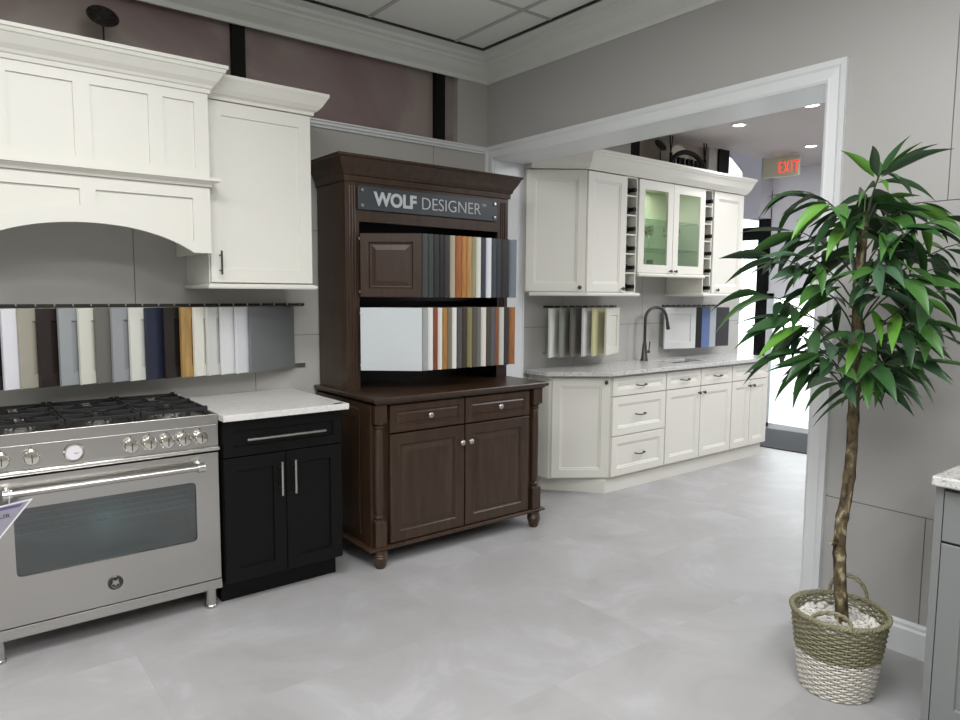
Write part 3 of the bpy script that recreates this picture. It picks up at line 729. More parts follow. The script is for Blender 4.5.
for x, c, st, wd, lab in dn:
    sample('cabinet_door_sample', c, lab, 'sample doors in the lower row of the hutch', (x, 3.27, 1.038), math.radians(-40), .345, SH, st, wd, 'right')

# ================================================================== SECOND ROOM BASE CABINETS
YF = 3.38
CT2 = .885
def base_box(name, label, x0, x1, fn):
    r = thing(name, label, 'cabinet', (x0, YF, 0))
    b = MB(); b.box((.001, .02, .118), (x1-x0-.001, YW-YF-.003, CT2)); b.build('body', CABW, r)
    fn(r, x1-x0); return r
def fr(r, nm, x, z, w_, h): return front(nm, x, z, w_, h, SOFTP(.045 if h < .2 else .055), CABW, r)
def f1(r, w_):
    for z, h in ((.728, .138), (.430, .290), (.126, .296)):
        d = fr(r, 'drawer', .006, z, w_-.012, h); bow_pull(d, w_/2, z+h/2, .10, GUN)
base_box('drawer_base_cabinet', 'white base cabinet with three stacked drawers beside the angled end cabinet', 3.915, 4.55, f1)
def f2(r, w_):
    for i in range(2):
        x = .006+i*(w_/2-.002); ww = w_/2-.010
        d = fr(r, 'drawer_front', x, .728, ww, .138); bow_pull(d, x+ww/2, .797, .10, GUN)
        d = fr(r, 'door', x, .126, ww, .594); knob(d, x+ww-.03 if i == 0 else x+.03, .672, GUN, 0, .014)
SINKB = base_box('sink_base_cabinet', 'white sink base cabinet with two false drawers and two doors under the sink', 4.55, 5.475, f2)
def f3(r, w_):
    d = fr(r, 'drawer', .006, .728, w_-.012, .138); bow_pull(d, w_/2, .797, .10, GUN)
    for i in range(2):
        x = .006+i*(w_/2-.002); ww = w_/2-.010
        d = fr(r, 'door', x, .126, ww, .594); knob(d, x+ww-.03 if i == 0 else x+.03, .672, GUN, 0, .014)
base_box('base_cabinet', 'white base cabinet at the far end of the second room run, by the entrance', 5.475, 6.065, f3)
# angled end cabinet
for o_ in list(SINKB.children):
    if o_.name.startswith('body'): bpy.data.objects.remove(o_)
b = MB(); wb = .925; b.box((.001, .02, .118), (wb-.001, YW-YF-.003, .70)); b.box((.001, .02, .70), (wb-.001, .06, CT2)); b.box((.001, .40, .70), (wb-.001, YW-YF-.003, CT2)); b.box((.001, .06, .70), (.02, .40, CT2)); b.box((wb-.02, .06, .70), (wb-.001, .40, CT2)); b.build('body', CABW, SINKB)
AE = thing('angled_end_cabinet', 'white angled base cabinet with one tall door at the near end of the run', 'cabinet', (3.535, YW-.003, 0))
p0 = Vector((.005, -.235)); p1 = Vector((.378, YF+.001-YW+.003))       # diagonal ends, local
ang = math.atan2(p1.y-p0.y, p1.x-p0.x); Ld = (p1-p0).length
b = MB(); b.prism([(0, 0), (.005, -.215), (.378, -.478), (.378, 0)], .118, CT2); b.build('body', CABW, AE)
Md = T(p0.x, p0.y, 0) @ RZ(ang)
MB().rings(Ld-.03, .740, SOFTP(.06), Md @ T(.012, 0, .126)).build('door', CABW, AE)
kd = [c for c in AE.children if c.name.startswith('door')][0]
MB().lathe([(.006, 0), (.006, .012), (.012, .016), (.015, .021), (.012, .027), (.005, .030)], Md @ T(Ld-.05, 0, .835) @ TOFRONT, 14).build('knob', GUN, kd, smooth=.8)
MB().rings(.19, .740, SOFTP(.04), T(.003, -.008, .126) @ RZ(-PI/2)).build('end_panel', CABW, AE)
# plinth under the whole run
pl = [(0, 0), (.012, 0), (.012, .095), (.004, .112), (0, .118)]
b = MB(); b.prism([(3.60, YW-.02), (3.60, 3.79), (3.90, 3.43), (6.03, 3.43), (6.03, YW-.02)], 0, .118)
b.sweep(pl, [(3.60, YW-.02), (3.60, 3.79), (3.90, 3.43), (6.03, 3.43), (6.03, YW-.02)]) ; tag(b.build('plinth', CABW), 'white plinth running under the second room base cabinets', 'plinth')
# countertop with sink cut-out
sx0, sx1, sy0, sy1 = 4.80, 5.26, 3.50, 3.72
b = MB(); zt0, zt1 = CT2+.001, .916
b.prism([(3.47, YW-.003), (3.47, 3.62), (3.86, 3.335), (sx0, 3.335), (sx0, YW-.003)], zt0, zt1)
b.box((sx0, 3.335, zt0), (sx1, sy0, zt1)); b.box((sx0, sy1, zt0), (sx1, YW-.003, zt1)); b.box((sx1, 3.335, zt0), (6.10, YW-.003, zt1))
tag(b.build('countertop', GRANW, bevel=.002), 'long speckled pale granite countertop over the second room cabinets', 'countertop')
SK = thing('sink', 'dark undermount sink set in the pale granite countertop', 'sink', (sx0-.01, sy0-.01, .71))
b = MB(); W_, D_ = sx1-sx0+.02, sy1-sy0+.02
b.box((0, 0, 0), (W_, D_, .006)); b.box((0, 0, 0), (.005, D_, .174)); b.box((W_-.005, 0, 0), (W_, D_, .174)); b.box((0, 0, 0), (W_, .005, .174)); b.box((0, D_-.005, 0), (W_, D_, .174))
b.build('basin', mat('sink_dark', (40, 38, 37), .4), SK); MB().lathe([(.03, .006), (.03, .009), (.001, .009)], T(W_/2, D_/2, 0), 18).build('drain', NICKEL, SK)
FA = thing('kitchen_faucet', 'tall gunmetal gooseneck faucet behind the sink', 'faucet', (4.77, 3.78, .917))
MB().lathe([(.034, 0), (.034, .006), (.028, .02), (.018, .13), (.015, .15), (.015, .16)], None, 20).build('body', GUN, FA, smooth=.6)
pts = [(0, 0, .15), (0, 0, .34)]+[(.085-.085*math.cos(a), -.04+.04*math.cos(a), .34+.095*math.sin(a)) for a in [PI*i/12*0.93 for i in range(1, 13)]]
pts = [(0, 0, .15), (0, 0, .33)]+[(.5*.21*(1-math.cos(a)), -.03*(1-math.cos(a)), .35+.10*math.sin(a)) for a in [PI*i/14 for i in range(0, 14)]]+[(.222, -.062, .315)]
MB().tube(pts, .0125, 12).build('spout', GUN, FA, smooth=.8)
MB().tube([(.219, -.061, .325), (.232, -.064, .262)], [.014, .017], 12).build('spray_head', GUN, FA, smooth=.8)
b = MB(); b.tube([(0, 0, .075), (.05, -.012, .075)], .012, 10); b.tube([(.044, -.010, .075), (.054, -.012, .16)], .005, 8); b.build('lever', GUN, FA, smooth=.8)

# ================================================================== SECOND ROOM UPPER CABINETS
YU = 3.50
UB, UT = 1.488, 2.355
# angled end upper
UE = thing('angled_wall_cabinet', 'white angled wall cabinet with one door at the near end, above the counter', 'cabinet', (3.41, YW-.003, UB))
q0 = Vector((.025, -.10)); q1 = Vector((.345, YU+.004-YW+.003)); an = math.atan2(q1.y-q0.y, q1.x-q0.x); Lq = (q1-q0).length
MB().prism([(-.005, 0), (-.005, -.105), (.325, -.365), (.325, 0)], 0, UT-UB).build('body', CABW, UE)
Mq = T(0, -.108, 0) @ RZ(an)
Lq = math.hypot(.355, .262)
d = MB().rings(Lq-.012, UT-UB-.01, SOFTP(.058), T(-.034, -.115, 0) @ RZ(math.atan2(-.262, .355)) @ T(.008, 0, .004)).build('door', CABW, UE)
MB().lathe([(.006, 0), (.006, .012), (.012, .016), (.015, .021), (.012, .027), (.005, .030)], T(-.034, -.115, 0) @ RZ(math.atan2(-.262, .355)) @ T(Lq-.045, 0, .035) @ TOFRONT, 14).build('knob', GUN, d, smooth=.8)
def upper(name, label, x0, x1, zb, zt):
    r = thing(name, label, 'cabinet', (x0, YU, zb)); MB().box((.001, .02, 0), (x1-x0-.001, YW-YU-.003, zt-zb)).build('body', CABW, r); return r
r = upper('wall_cabinet', 'white single door wall cabinet left of the left wine rack', 3.737, 4.163, UB, UT)
d = front('door', .008, .004, .41, UT-UB-.01, SOFTP(.058), CABW, r); knob(d, .385, .03, GUN, 0, .014)
r = upper('wall_cabinet', 'white wall cabinet at the far right end of the run beside the window', 5.287, 5.745, UB, UT)
d = front('door', .006, .004, .446, UT-UB-.01, SOFTP(.058), CABW, r); knob(d, .075, .03, GUN, 0, .014)
MB().lathe([(.006, 0), (.006, .012), (.012, .016), (.015, .021), (.012, .027), (.005, .030)], T(.425, 0, .03) @ TOFRONT, 14).build('knob', GUN, d, smooth=.8)
def wine_rack(x0, x1, which):
    r = thing('wine_rack', 'narrow white six-cubby wine rack %s the glass-door cabinet' % which, 'wine rack', (x0, YU+.012, UB))
    w_ = x1-x0; D_ = YW-YU-.015; hh = (UT-UB)
    b = MB(); b.box((.001, 0, 0), (.012, D_, hh)); b.box((w_-.012, 0, 0), (w_-.001, D_, hh)); b.box((.012, D_-.01, 0), (w_-.012, D_, hh)); b.box((.012, 0, hh-.01), (w_-.012, D_-.01, hh)); b.build('case', CABW, r)
    n_ = 6; ph = hh/n_
    for i in range(n_):
        MB().box((.0125, .002, i*ph), (w_-.0125, D_-.011, i*ph+.010)).build('shelf', CABW, r)
    names = ['bottom', 'second lowest', 'third lowest', 'third highest', 'second highest', 'top']
    global BT
    for i in range(n_):
        loc = (x0+w_/2, YU-.022, UB+i*ph+.010+.0365)
        lab = 'dark wine bottle in the %s cubby, rack %s the glass-door cabinet' % (names[i], which)
        if BT is None:
            BT = thing('wine_bottle', lab, 'bottle', loc, 0, 'wine bottles in the two narrow racks')
            MB().lathe([(.001, .026), (.034, .024), (.036, .03), (.036, .22), (.030, .245), (.015, .27), (.0145, .3), (.0145, .305)], T(0, .325, 0) @ TOFRONT, 16).build('glass', BOTTLE, BT, smooth=.7)
            MB().lathe([(.0155, 0), (.0155, .05), (.017, .052), (.017, .058), (.001, .058)], T(0, .06, 0) @ TOFRONT, 16).build('foil_capsule', BLACK, BT, smooth=.7)
        else: dup(BT, loc, lab)
BT = None
wine_rack(4.166, 4.298, 'left of'); wine_rack(5.168, 5.284, 'right of')
# glass door cabinet
GC = thing('glass_door_cabinet', 'white wall cabinet with two glass doors showing stemware between the wine racks', 'cabinet', (4.302, YU, 1.640))
gw_ = .862; gh = UT-1.640; D_ = YW-YU-.003
b = MB(); b.box((0, .02, 0), (gw_, D_, .018)); b.box((0, .02, gh-.015), (gw_, D_, gh)); b.box((0, .02, 0), (.018, D_, gh)); b.box((gw_-.018, .02, 0), (gw_, D_, gh)); b.build('body', CABW, GC)
MB().box((.018, D_-.012, .018), (gw_-.018, D_-.002, gh)).build('back_panel', CABIN, GC)
for z in (.195, .42): MB().box((.019, .05, z), (gw_-.019, D_-.013, z+.007)).build('glass_shelf', SHELFG, GC)
def ring_door(parent, x, w_, h, m, frame=.068):
    b = MB(); f = frame
    b.box((x, 0, .004), (x+f, .02, h)); b.box((x+w_-f, 0, .004), (x+w_, .02, h)); b.box((x+f, 0, .004), (x+w_-f, .02, f)); b.box((x+f, 0, h-f), (x+w_-f, .02, h))
    d = b.build('glass_door', m, parent); MB().box((x+f-.004, .008, f-.004), (x+w_-f+.004, .012, h-f+.004)).build('glass_pane', PANE, d); return d
for i in range(2):
    x = .004+i*(gw_/2-.001); d = ring_door(GC, x, gw_/2-.007, gh-.006, CABW); knob(d, x+gw_/2-.007-.03 if i == 0 else x+.03, .022, GUN, 0, .013)
lr2 = [(0, -.026), (.014, -.026), (.02, -.018), (.02, -.008), (.008, 0), (0, 0)]
MB().sweep(lr2, [(-.0, 0.0), (gw_, 0.0)]).build('light_rail', CABW, GC)
pl_ = bpy.data.lights.new('cabinet_fill_light', 'AREA'); pl_.shape = 'DISK'; pl_.size = .3; pl_.energy = 1.3; pl_.color = (1, 1, .92)  # added fill to brighten the cabinet inside, no real fixture
po = bpy.data.objects.new('cabinet_fill_light', pl_); po.location = (4.302+gw_/2, YU+.18, UT-.03); COL.objects.link(po)
# light rails and crown of the uppers
b = MB(); b.sweep([(o_, UB+z_) for o_, z_ in lr2], [(3.408, 3.745), (3.737, YU), (4.30, YU), (4.30, YW-.01)]); tag(b.build('light_rail', CABW), 'white light rail moulding under the near group of second room wall cabinets', 'moulding')
b = MB(); b.sweep([(o_, UB+z_) for o_, z_ in lr2], [(5.166, YW-.01), (5.166, YU), (5.747, YU), (5.747, YW-.01)]); tag(b.build('light_rail', CABW), 'white light rail moulding under the far group of second room wall cabinets', 'moulding')
cr3 = [(0, UT+.001), (.010, UT+.001), (.012, UT+.008), (.018, UT+.010), (.024, UT+.02), (.040, UT+.045), (.058, UT+.095), (.064, UT+.10), (.067, UT+.115), (.074, UT+.118), (.074, UT+.136), (0, UT+.136)]
b = MB(); b.sweep(cr3, [(3.405, 3.735), (3.737, YU), (5.747, YU), (5.747, YW-.005)]); b.prism([(3.405, YW-.005), (3.405, 3.735), (3.737, YU), (5.747, YU), (5.747, YW-.005)], UT+.002, UT+.134)
tag(b.build('crown_moulding', CABW), 'wide white crown moulding topping the second room wall cabinets', 'moulding')
# stemware
GP = mat('glass_gold', (214, 208, 130), .3)
def stem(loc, lab, src=[None]):
    if src[0] is None:
        t = thing('wine_glass', lab, 'glass', loc, 0, 'stemware on the lower glass shelf')
        MB().lathe([(.032, 0), (.030, .003), (.004, .008), (.0035, .085), (.012, .095), (.034, .125), (.040, .155), (.035, .19), (.034, .19), (.039, .155), (.033, .127), (.001, .098)], None, 18, cap=False).build('bowl_and_stem', CLEAR, t, smooth=.8)
        b = MB()
        for i in range(10):
            a = i*.63; b.lathe([(.001, 0), (.012, .001), (.001, .002)], RZ(a) @ T(.0395, 0, .150+.016*math.sin(i*2.4)) @ RY(PI/2), 8)
        b.build('painted_flowers', GP, t); src[0] = t; return t
    return dup(src[0], loc, lab)
zs = 1.640+.202+.001
for x, lab in ((4.47, 'flower painted wine glass, leftmost behind the left glass door'), (4.575, 'flower painted wine glass in the middle of the left glass door'), (4.685, 'flower painted wine glass at the right of the left glass door'), (4.93, 'flower painted wine glass behind the left half of the right glass door'), (5.04, 'flower painted wine glass behind the right half of the right glass door')):
    stem((x, 3.70, zs), lab)
TM = None
for x, lab in ((4.46, 'small glass tumbler with dark base, left on the cabinet bottom'), (4.57, 'small glass tumbler with dark base, second on the cabinet bottom'), (4.68, 'small glass tumbler with dark base, third on the cabinet bottom'), (4.95, 'small glass tumbler with dark base, behind the right glass door')):
    if TM is None:
        TM = thing('glass_tumbler', lab, 'glass', (x, 3.68, 1.659), 0, 'tumblers on the glass cabinet bottom')
        MB().lathe([(.024, .012), (.028, .10), (.0265, .10), (.0225, .014), (.001, .014)], None, 16, cap=False).build('cup', CLEAR, TM, smooth=.8)
        MB().lathe([(.027, 0), (.027, .012), (.001, .0125)], None, 16).build('base', BLACK, TM)
    else: dup(TM, (x, 3.68, 1.659), lab)

# second room sample racks
rail_rack(3.68, 4.50, 1.376, 1.02, 'rail rack holding sample doors left of the gooseneck faucet')
SZ = .364; zb = 1.005
for x, y, c, st, lab in [(3.575, 3.715, (222, 224, 216), 'slab', 'white sample door at the left end of the rack by the angled cabinets'),
     (3.67, 3.700, (142, 144, 134), 'slab', 'sage grey sample door left of the faucet'),
     (3.767, 3.683, (108, 106, 98), 'slab', 'brown-grey sample door left of the faucet'),
     (3.866, 3.655, (216, 216, 214), 'slab', 'cool white sample door between brown-grey and cream ones'),
     (3.95, 3.631, (208, 204, 160), 'slab', 'pale yellow cream sample door left of the faucet'),
     (4.061, 3.60, (206, 204, 192), 'shaker', 'ivory sample door fully facing out left of the faucet')]:
    sample('cabinet_door_sample', c, lab, 'sample doors on the rack left of the faucet', (x+.02, y, zb), math.radians(24), .34, SZ, st)
rail_rack(5.12, 5.95, 1.376, 1.02, 'rail rack holding sample doors right of the gooseneck faucet')
for x, c, st, lab in [(5.435, (214, 216, 214), 'shaker', 'white framed sample door facing out right of the faucet'), (5.527, (26, 24, 26), 'slab', 'black sample door right of the white framed one'),
     (5.652, (96, 118, 164), 'slab', 'cornflower blue sample door beyond the faucet'), (5.748, (172, 180, 182), 'slab', 'light grey sample door between blue and charcoal ones'), (5.962, (56, 56, 60), 'slab', 'charcoal sample door at the far end of the rack')]:
    sample('cabinet_door_sample', c, lab, 'sample doors on the rack right of the faucet', (x, 3.74, .998), math.radians(-12), .36, SZ, st, False, 'right')

# things on top of the cabinets
def medallion(loc, label, s=1.0, h=.24):
    t = thing('iron_medallion', label, 'ornament', loc)
    M = T(0, 0, h) @ RX(.95) @ RY(.0)
    b = MB(); R_ = .088*s
    b.tube([M @ Vector((R_*math.cos(a), R_*math.sin(a), 0)) for a in [2*PI*i/28 for i in range(28)]], .007, 6, closed=True)
    b.tube([M @ Vector((R_*.45*math.cos(a), R_*.45*math.sin(a), .004)) for a in [2*PI*i/20 for i in range(20)]], .005, 6, closed=True)
    b.lathe([(R_*.93, -.002), (R_*.9, .006), (.001, .012)], M, 24, cap=False)
    for i in range(8):
        a = 2*PI*i/8; b.tube([M @ Vector((R_*.45*math.cos(a), R_*.45*math.sin(a), .008)), M @ Vector((R_*.75*math.cos(a+.3), R_*.75*math.sin(a+.3), .012)), M @ Vector((R_*math.cos(a+.1), R_*math.sin(a+.1), .004))], .004, 5)
    b.build('openwork_disc', DARKMETAL, t, smooth=.8)
    MB().tube([(0, 0, .0), (0, 0, h)], .0045, 8).build('stem', DARKMETAL, t)
    MB().lathe([(.05, 0), (.05, .006), (.01, .012)], None, 20).build('foot', DARKMETAL, t)
    return t
medallion((.728, 3.79, 2.504), 'round dark iron medallion on a thin stem on top of the range hood', .72, .255)
medallion((4.93, 3.80, 2.4925), 'round bronze medallion on a stem on top of the second room wall cabinets', .62, .235)
AS = thing('arched_sign', 'black arched ornamental sign with block letters standing on top of the wall cabinets', 'sign', (4.93, 3.70, 2.4925))
b = MB()
n = 20; aw = .50
b.tube([(aw/2-aw/2*math.cos(PI*i/n), 0, .03+.16*math.sin(PI*i/n)) for i in range(n+1)], [.021]*(n+1), 8); b.box((-.03, -.015, 0), (aw+.03, .015, .022)); b.build('arch_frame', BLACK, AS, smooth=.8)
b = MB()
for i in range(7):
    x = .045+i*.062; b.box((x, -.014, .02), (x+.016, .014, .135)); b.box((x, -.012, .115-(i % 3)*.03), (x+.042, .012, .135-(i % 3)*.03))
    if i % 2: b.box((x+.028, -.012, .02), (x+.042, .012, .13))
b.build('letters', BLACK, AS)
for x in (.01, aw-.01):
    b = MB(); b.tube([(x, 0, .02), (x-.005, 0, .17), (x-.02, 0, .30)], .006, 6); b.tube([(x-.003, 0, .15), (x+.02, 0, .30)], .005, 6); b.tube([(x, 0, .06), (x, 0, .16)], .014, 6); b.build('twig_finial', BLACK, AS)
PL = MB().lathe([(.001, 0), (.06, .002), (.12, .012), (.135, .018), (.133, .022), (.001, .006)], T(0, 0, .135) @ RX(PI/2-.15), 32).build('round_plate', mat('plate_white', (222, 216, 206), .3), smooth=.6, loc=(5.18, 3.80, 2.4925))
tag(PL, 'white round plate leaning behind the black arched sign', 'plate')

# recessed downlights
DL = None
for x, y, lab in ((5.21, 3.25, 'recessed ceiling downlight nearest above the glass-door cabinet'), (5.07, 2.59, 'recessed ceiling downlight nearest the opening jamb, right of the others'), (6.43, 3.275, 'recessed ceiling downlight closest to the exit sign')):
    if DL is None:
        DL = thing('downlight', lab, 'light', (x, y, 2.84), 0, 'recessed ceiling downlights')
        MB().lathe([(.062, -.001), (.062, -.006), (.048, -.008), (.045, -.001)], None, 28, cap=False).build('trim_ring', TRIM, DL, smooth=.6)
        MB().lathe([(.047, -.004), (.001, -.004)], None, 28, cap=False).build('lens', LAMP, DL)
    else: dup(DL, (x, y, 2.84), lab)
    l = bpy.data.lights.new('downlight_beam', 'SPOT'); l.energy = 14; l.spot_size = 2.2; l.spot_blend = .8; l.shadow_soft_size = .06
    lo = bpy.data.objects.new('downlight_beam', l); lo.location = (x, y, 2.815); COL.objects.link(lo)
# exit sign
EX = thing('exit_sign', 'cream ceiling-mounted exit sign with red lettering near the entrance', 'sign', (6.60, 3.575, 2.625), -PI/2+.12)
MB().box((-.24, 0, 0), (.10, .045, .19)).build('housing', EXITB, EX, bevel=.008)
MB().lathe([(.04, 0), (.07, .02), (.08, .035)], T(-.07, .02, .19), 18).build('canopy', EXITB, EX)
text('lettering', 'EXIT', .155, RED, EX, (-.088, -.002, .036), 0, .001, .190, gap=1.35)
# entrance mat
mt = MB().box((0, 0, 0), (.95, 1.0, .010)).build('entrance_mat', MATB, bevel=.003, loc=(6.41, 2.97, .0005)); mt.rotation_euler.z = .10
tag(mt, 'dark grey entrance mat on the floor before the glazed door', 'mat')

# ================================================================== GREY CABINET at the right
GX = 2.47
GB = thing('grey_base_cabinet', 'grey shaker base cabinet at the right edge of the photo', 'cabinet', (GX, .80, 0), -PI/2)
gwd = 1.5
b = MB(); b.box((0, .022, .10), (gwd, XW-GX-.024, .884)); b.box((.0, .08, 0), (gwd, .62, .10)); b.build('body', GREYCAB, GB)
MB().box((0, 0, .10), (.022, .022, .884)).build('stile', GREYCAB, GB)
for i in range(3):
    x = .024+i*.49
    front('drawer', x, .710, .484, .160, SHAKER(.05), GREYCAB, GB); front('door', x, .112, .484, .590, SHAKER(.065), GREYCAB, GB)
CT3 = MB().box((GX-.03, -.72, .886), (XW-.023, .806, .918)).build('countertop', GRANITE, bevel=.006); tag(CT3, 'grey veined granite countertop on the grey cabinet at the right edge', 'countertop')

# ================================================================== BASKET
BX, BY = 2.632, 1.142
BK = thing('wicker_basket', 'round two-tone wicker basket, olive above and whitewashed below, with loop handles', 'basket', (BX, BY, 0))
def rad(z): return .118+.046*(z/.305)**.8
BH = .305; NS = 36
def weave(z0_, z1_, name, m, parity0):
    b = MB(); z = z0_; k_ = parity0
    while z < z1_:
        pts = []
        for i in range(NS*3):
            a = 2*PI*i/(NS*3); off = .0036*math.sin(a*NS/2+(PI if k_ % 2 else 0)); r = rad(z)+off
            pts.append((r*math.cos(a), r*math.sin(a), z+.001*math.sin(a*7+k_)))
        b.tube(pts, .0040, 5, closed=True); z += .0100; k_ += 1
    return b.build(name, m, BK, smooth=1.2)
weave(.006, .150, 'lower_weave', WICKW, 0); weave(.156, BH-.010, 'upper_weave', WICKO, 1)
b = MB(); b.cur = 0
for i in range(NS):
    a = 2*PI*(i+.5)/NS; 
    b.tube([(rad(z)*math.cos(a), rad(z)*math.sin(a), z) for z in (.005, .09, .155)], .0034, 5)
b.cur = 1
for i in range(NS):
    a = 2*PI*(i+.5)/NS; b.tube([(rad(z)*math.cos(a), rad(z)*math.sin(a), z) for z in (.155, .23, BH-.006)], .0034, 5)
b.build('stakes', [WICKW, WICKO], BK)
b = MB()
for ph in (0, 1, 2):
    pts = []
    for i in range(120):
        a = 2*PI*i/120; th = a*26+ph*2.094; r = rad(BH)+.006*math.cos(th); pts.append((r*math.cos(a), r*math.sin(a), BH-.004+.006*math.sin(th)))
    b.tube(pts, .0052, 5, closed=True)
b.build('braided_rim', WICKO, BK, smooth=1.2)
MB().lathe([(.117, .002), (.117, .012), (.001, .012)], None, 30).build('bottom', WICKW, BK)
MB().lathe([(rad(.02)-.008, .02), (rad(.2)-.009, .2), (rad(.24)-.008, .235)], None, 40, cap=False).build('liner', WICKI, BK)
for a0, lab in ((math.radians(14), ''), (math.radians(194), '')):
    b = MB(); rr_ = rad(BH)
    ctr = Vector((rr_*math.cos(a0), rr_*math.sin(a0), BH)); tn = Vector((-math.sin(a0), math.cos(a0), 0)); inn = Vector((-math.cos(a0), -math.sin(a0), 0))
    back = a0 < 2
    for ph in (0, PI):
        pts = []
        for i in range(26):
            t = PI*i/25; tw = i*.9+ph
            p = ctr+tn*(.066*math.cos(t))+Vector((0, 0, 1))*((.080 if back else .006)*math.sin(t))+inn*((.01 if back else .095)*math.sin(t))
            pts.append(p+Vector((0, 0, .004*math.sin(tw)))+inn*.004*math.cos(tw))
        b.tube(pts, .0058, 6)
    b.build('loop_handle', WICKO, BK, smooth=1.2)
# gravel
b = MB()
R0 = rad(.25)-.014
b.lathe([(R0, .235), (R0, .258), (.001, .262)], None, 30)
for i in range(260):
    a = random.uniform(0, 2*PI); r = R0*math.sqrt(random.random())*.96; s_ = random.uniform(.006, .012)
    M = T(r*math.cos(a), r*math.sin(a), .262+random.uniform(0, .006)) @ Matrix.Rotation(random.uniform(0, PI), 4, Vector((random.random(), random.random(), .3)).normalized()) @ Matrix.Diagonal((s_*1.3, s_, s_*.7, 1))
    b.lathe([(.1, -1), (.75, -.6), (1, 0), (.7, .7), (.1, 1)], M, 6)
g = b.build('white_gravel', STONE, smooth=.9, loc=(BX, BY, 0)); tag(g, 'white gravel filling the top of the wicker basket', 'gravel', kind='stuff')

# ================================================================== TREE
TR = thing('artificial_tree', 'slender artificial tree with drooping long green leaves standing in the wicker basket', 'tree', (BX+.000, BY-.010, .262))
rt = random.Random(11)
tk = [(0, 0, .0), (-.005, 0, .05), (-.012, .006, .12), (-.02, .01, .22), (-.028, .012, .30), (-.018, .014, .38), (.0, .01, .46), (.008, .006, .55), (.002, .0, .66), (-.002, .0, .80), (.004, .005, .95), (-.004, .004, 1.10), (-.006, .006, 1.22), (-.004, .004, 1.36), (.0, .004, 1.47)]
tk = [(x*1.0, y*1.0, z) for x, y, z in tk]
b = MB(); pts = []; rs = []
for i in range(len(tk)-1):
    a_, c_ = Vector(tk[i]), Vector(tk[i+1])
    for k_ in range(4): pts.append(a_.lerp(c_, k_/4)); rs.append(None)
pts.append(Vector(tk[-1]))
for i in range(len(pts)):
    t = i/(len(pts)-1); rs_ = .030-.009*t+(.0035 if i % 7 == 0 else 0)+rt.uniform(-.001, .001)
    rs[min(i, len(rs)-1)] = rs_
rs = [(.0235-.007*i/(len(pts)-1)+(.003 if i % 7 == 0 else 0)) for i in range(len(pts))]
b.tube(pts, rs, 12)
b.tube([Vector(tk[4])+Vector((0, 0, 0)), Vector(tk[4])+Vector((-.042, .012, .012))], [.012, .008], 8)
b.build('trunk', BARK, TR, smooth=1.0)

def leaf(b, P, d, L, Wd, droop, roll, mi):
    """long lance leaf starting at P in direction d, drooping with gravity"""
    n_ = 8; P = Vector(P); d = Vector(d).normalized(); vs = []
    side0 = d.cross(Vector((0, 0, 1)))
    if side0.length < .1: side0 = Vector((1, 0, 0))
    side0.normalize(); side0 = Matrix.Rotation(roll, 3, d) @ side0
    prof = [.06, .55, .9, 1.0, .92, .74, .5, .24, .02]
    p = P.copy(); dirv = d.copy(); seg = L/n_
    for i in range(n_+1):
        up_ = side0.cross(dirv).normalized(); w_ = Wd*prof[i]*.5
        cup = -.28*w_
        vs += [p-side0*w_-up_*cup, p+up_*cup*.6, p+side0*w_-up_*cup]
        dirv = (dirv+Vector((0, 0, -droop/n_))).normalized(); p = p+dirv*seg
    b.cur = mi
    b.add(vs, [(i*3+j, i*3+j+1, i*3+j+4, i*3+j+3) for i in range(n_) for j in (0, 1)])
fol = MB(); 
# crown: branch tips (azimuth deg, radius, height above floor); world azimuth
VR = Vector((.42, -.907, 0)); VF = Vector((.907, .42, 0))
spec = [(-.22, .02, 1.86), (-.13, -.10, 1.80), (-.30, .0, 1.62), (-.24, .10, 1.72), (-.33, -.05, 1.48), (-.28, .10, 1.36), (-.20, -.14, 1.62), (-.24, -.12, 1.40), (-.22, -.05, 1.28), (-.12, -.18, 1.27), (-.14, .12, 1.50),
        (.00, .06, 1.84), (.05, -.06, 1.90), (.08, .08, 1.84), (-.02, -.12, 1.74), (-.04, .14, 1.64), (.05, -.18, 1.58), (.00, -.18, 1.36), (.05, -.14, 1.22), (-.02, .14, 1.34), (.12, -.10, 1.70),
        (.20, .06, 1.80), (.28, -.06, 1.74), (.22, -.14, 1.72), (.30, .06, 1.58), (.30, -.10, 1.50), (.22, .12, 1.66), (.24, -.16, 1.40), (.32, .0, 1.36), (.24, .10, 1.40), (.22, -.08, 1.26), (.12, .10, 1.24), (.15, -.18, 1.54), (.36, .02, 1.66)]
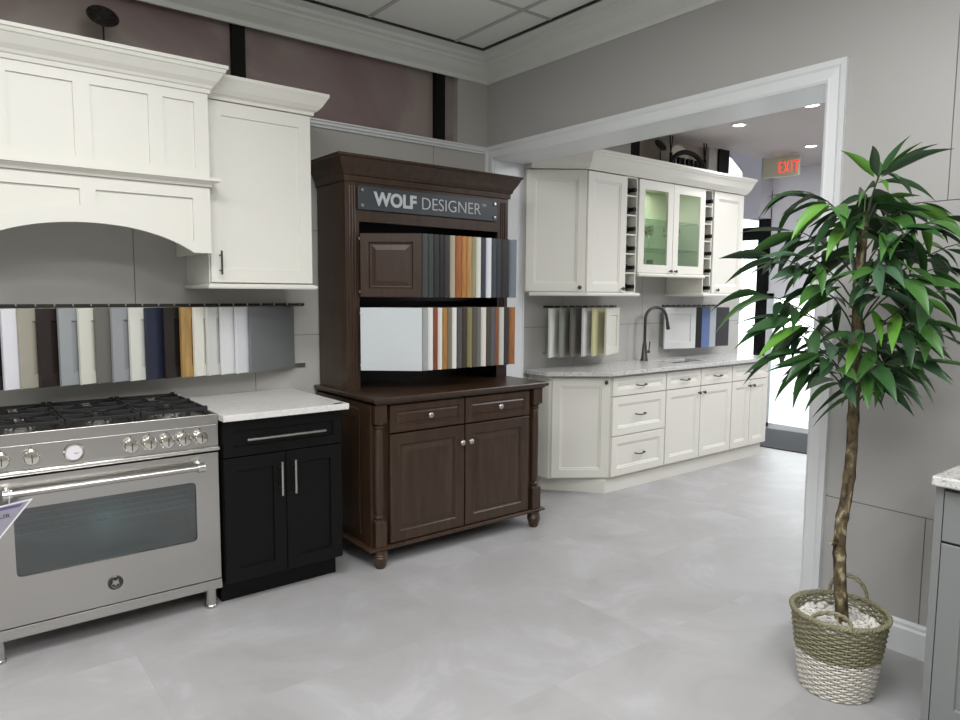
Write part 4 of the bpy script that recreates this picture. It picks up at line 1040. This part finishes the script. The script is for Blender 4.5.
for u, v, z in spec:
    tipv = VR*u*(1.0 if u < 0 else .85)+VF*v*.8; zt = z-.262
    rz_ = min(1.42, max(.78, zt-.12-.30*math.hypot(u, v)))
    root = Vector((0, .004, rz_))
    tv = Vector((tipv.x, tipv.y, zt))
    mid = root.lerp(tv, .55)+Vector((0, 0, .04))
    br_ = MB(); br_.tube([root, root.lerp(mid, .5)+Vector((0, 0, .012)), mid, mid.lerp(tv, .6)+Vector((0, 0, .008)), tv], [.0036, .0030, .0024, .0020, .0015], 6); br_.build('branch', TWIG, TR, smooth=1)
    out = Vector((tipv.x, tipv.y, 0)).normalized()
    nl = rt.randint(8, 11)
    for k_ in range(nl):
        t = .30+.70*k_/(nl-1)
        P = (mid.lerp(tv, (t-.55)/.45) if t > .55 else root.lerp(mid, t/.55))
        a = (1 if k_ % 2 else -1)*rt.uniform(.25, 1.7)
        if k_ >= nl-2: a = rt.uniform(-.3, .3)
        d = Matrix.Rotation(a, 3, 'Z') @ out
        d = d+Vector((0, 0, rt.uniform(-.45, .35)))
        L = rt.uniform(.12, .225)+(.03 if u < -.2 else 0); mi = rt.choices([0, 1, 2, 3, 4], [6, 4, 2, 3, 4])[0]
        leaf(fol, P, d, L, L*rt.uniform(.20, .28), rt.uniform(.2, 1.6), rt.uniform(-.9, .9), mi)
for (az, el, L, mi) in ((.6, 1.3, .17, 1), (2.2, 1.5, .15, 2), (-.9, 1.2, .20, 0), (-1.4, .8, .22, 3), (3.4, 1.0, .18, 0), (-.4, 2.2, .19, 0), (-1.0, 1.7, .16, 2)):
    leaf(fol, (.015*math.cos(az)+.02, .015*math.sin(az)-.03, 1.63), (math.cos(az), math.sin(az), el), L, L*.27, .7, az*.3, mi)
# keep the blades clear of the wall behind
LIM = XW-.012-BX
for v in fol.v:
    if v.x > LIM: v.x = LIM-(v.x-LIM)*.15
b = MB(); b.tube([(0, .004, 1.44), (.01, -.01, 1.54), (.02, -.03, 1.64)], [.0045, .0035, .002], 6); b.build('branch', TWIG, TR)
fo = fol.build('foliage', GREENS, TR, smooth=1.2)
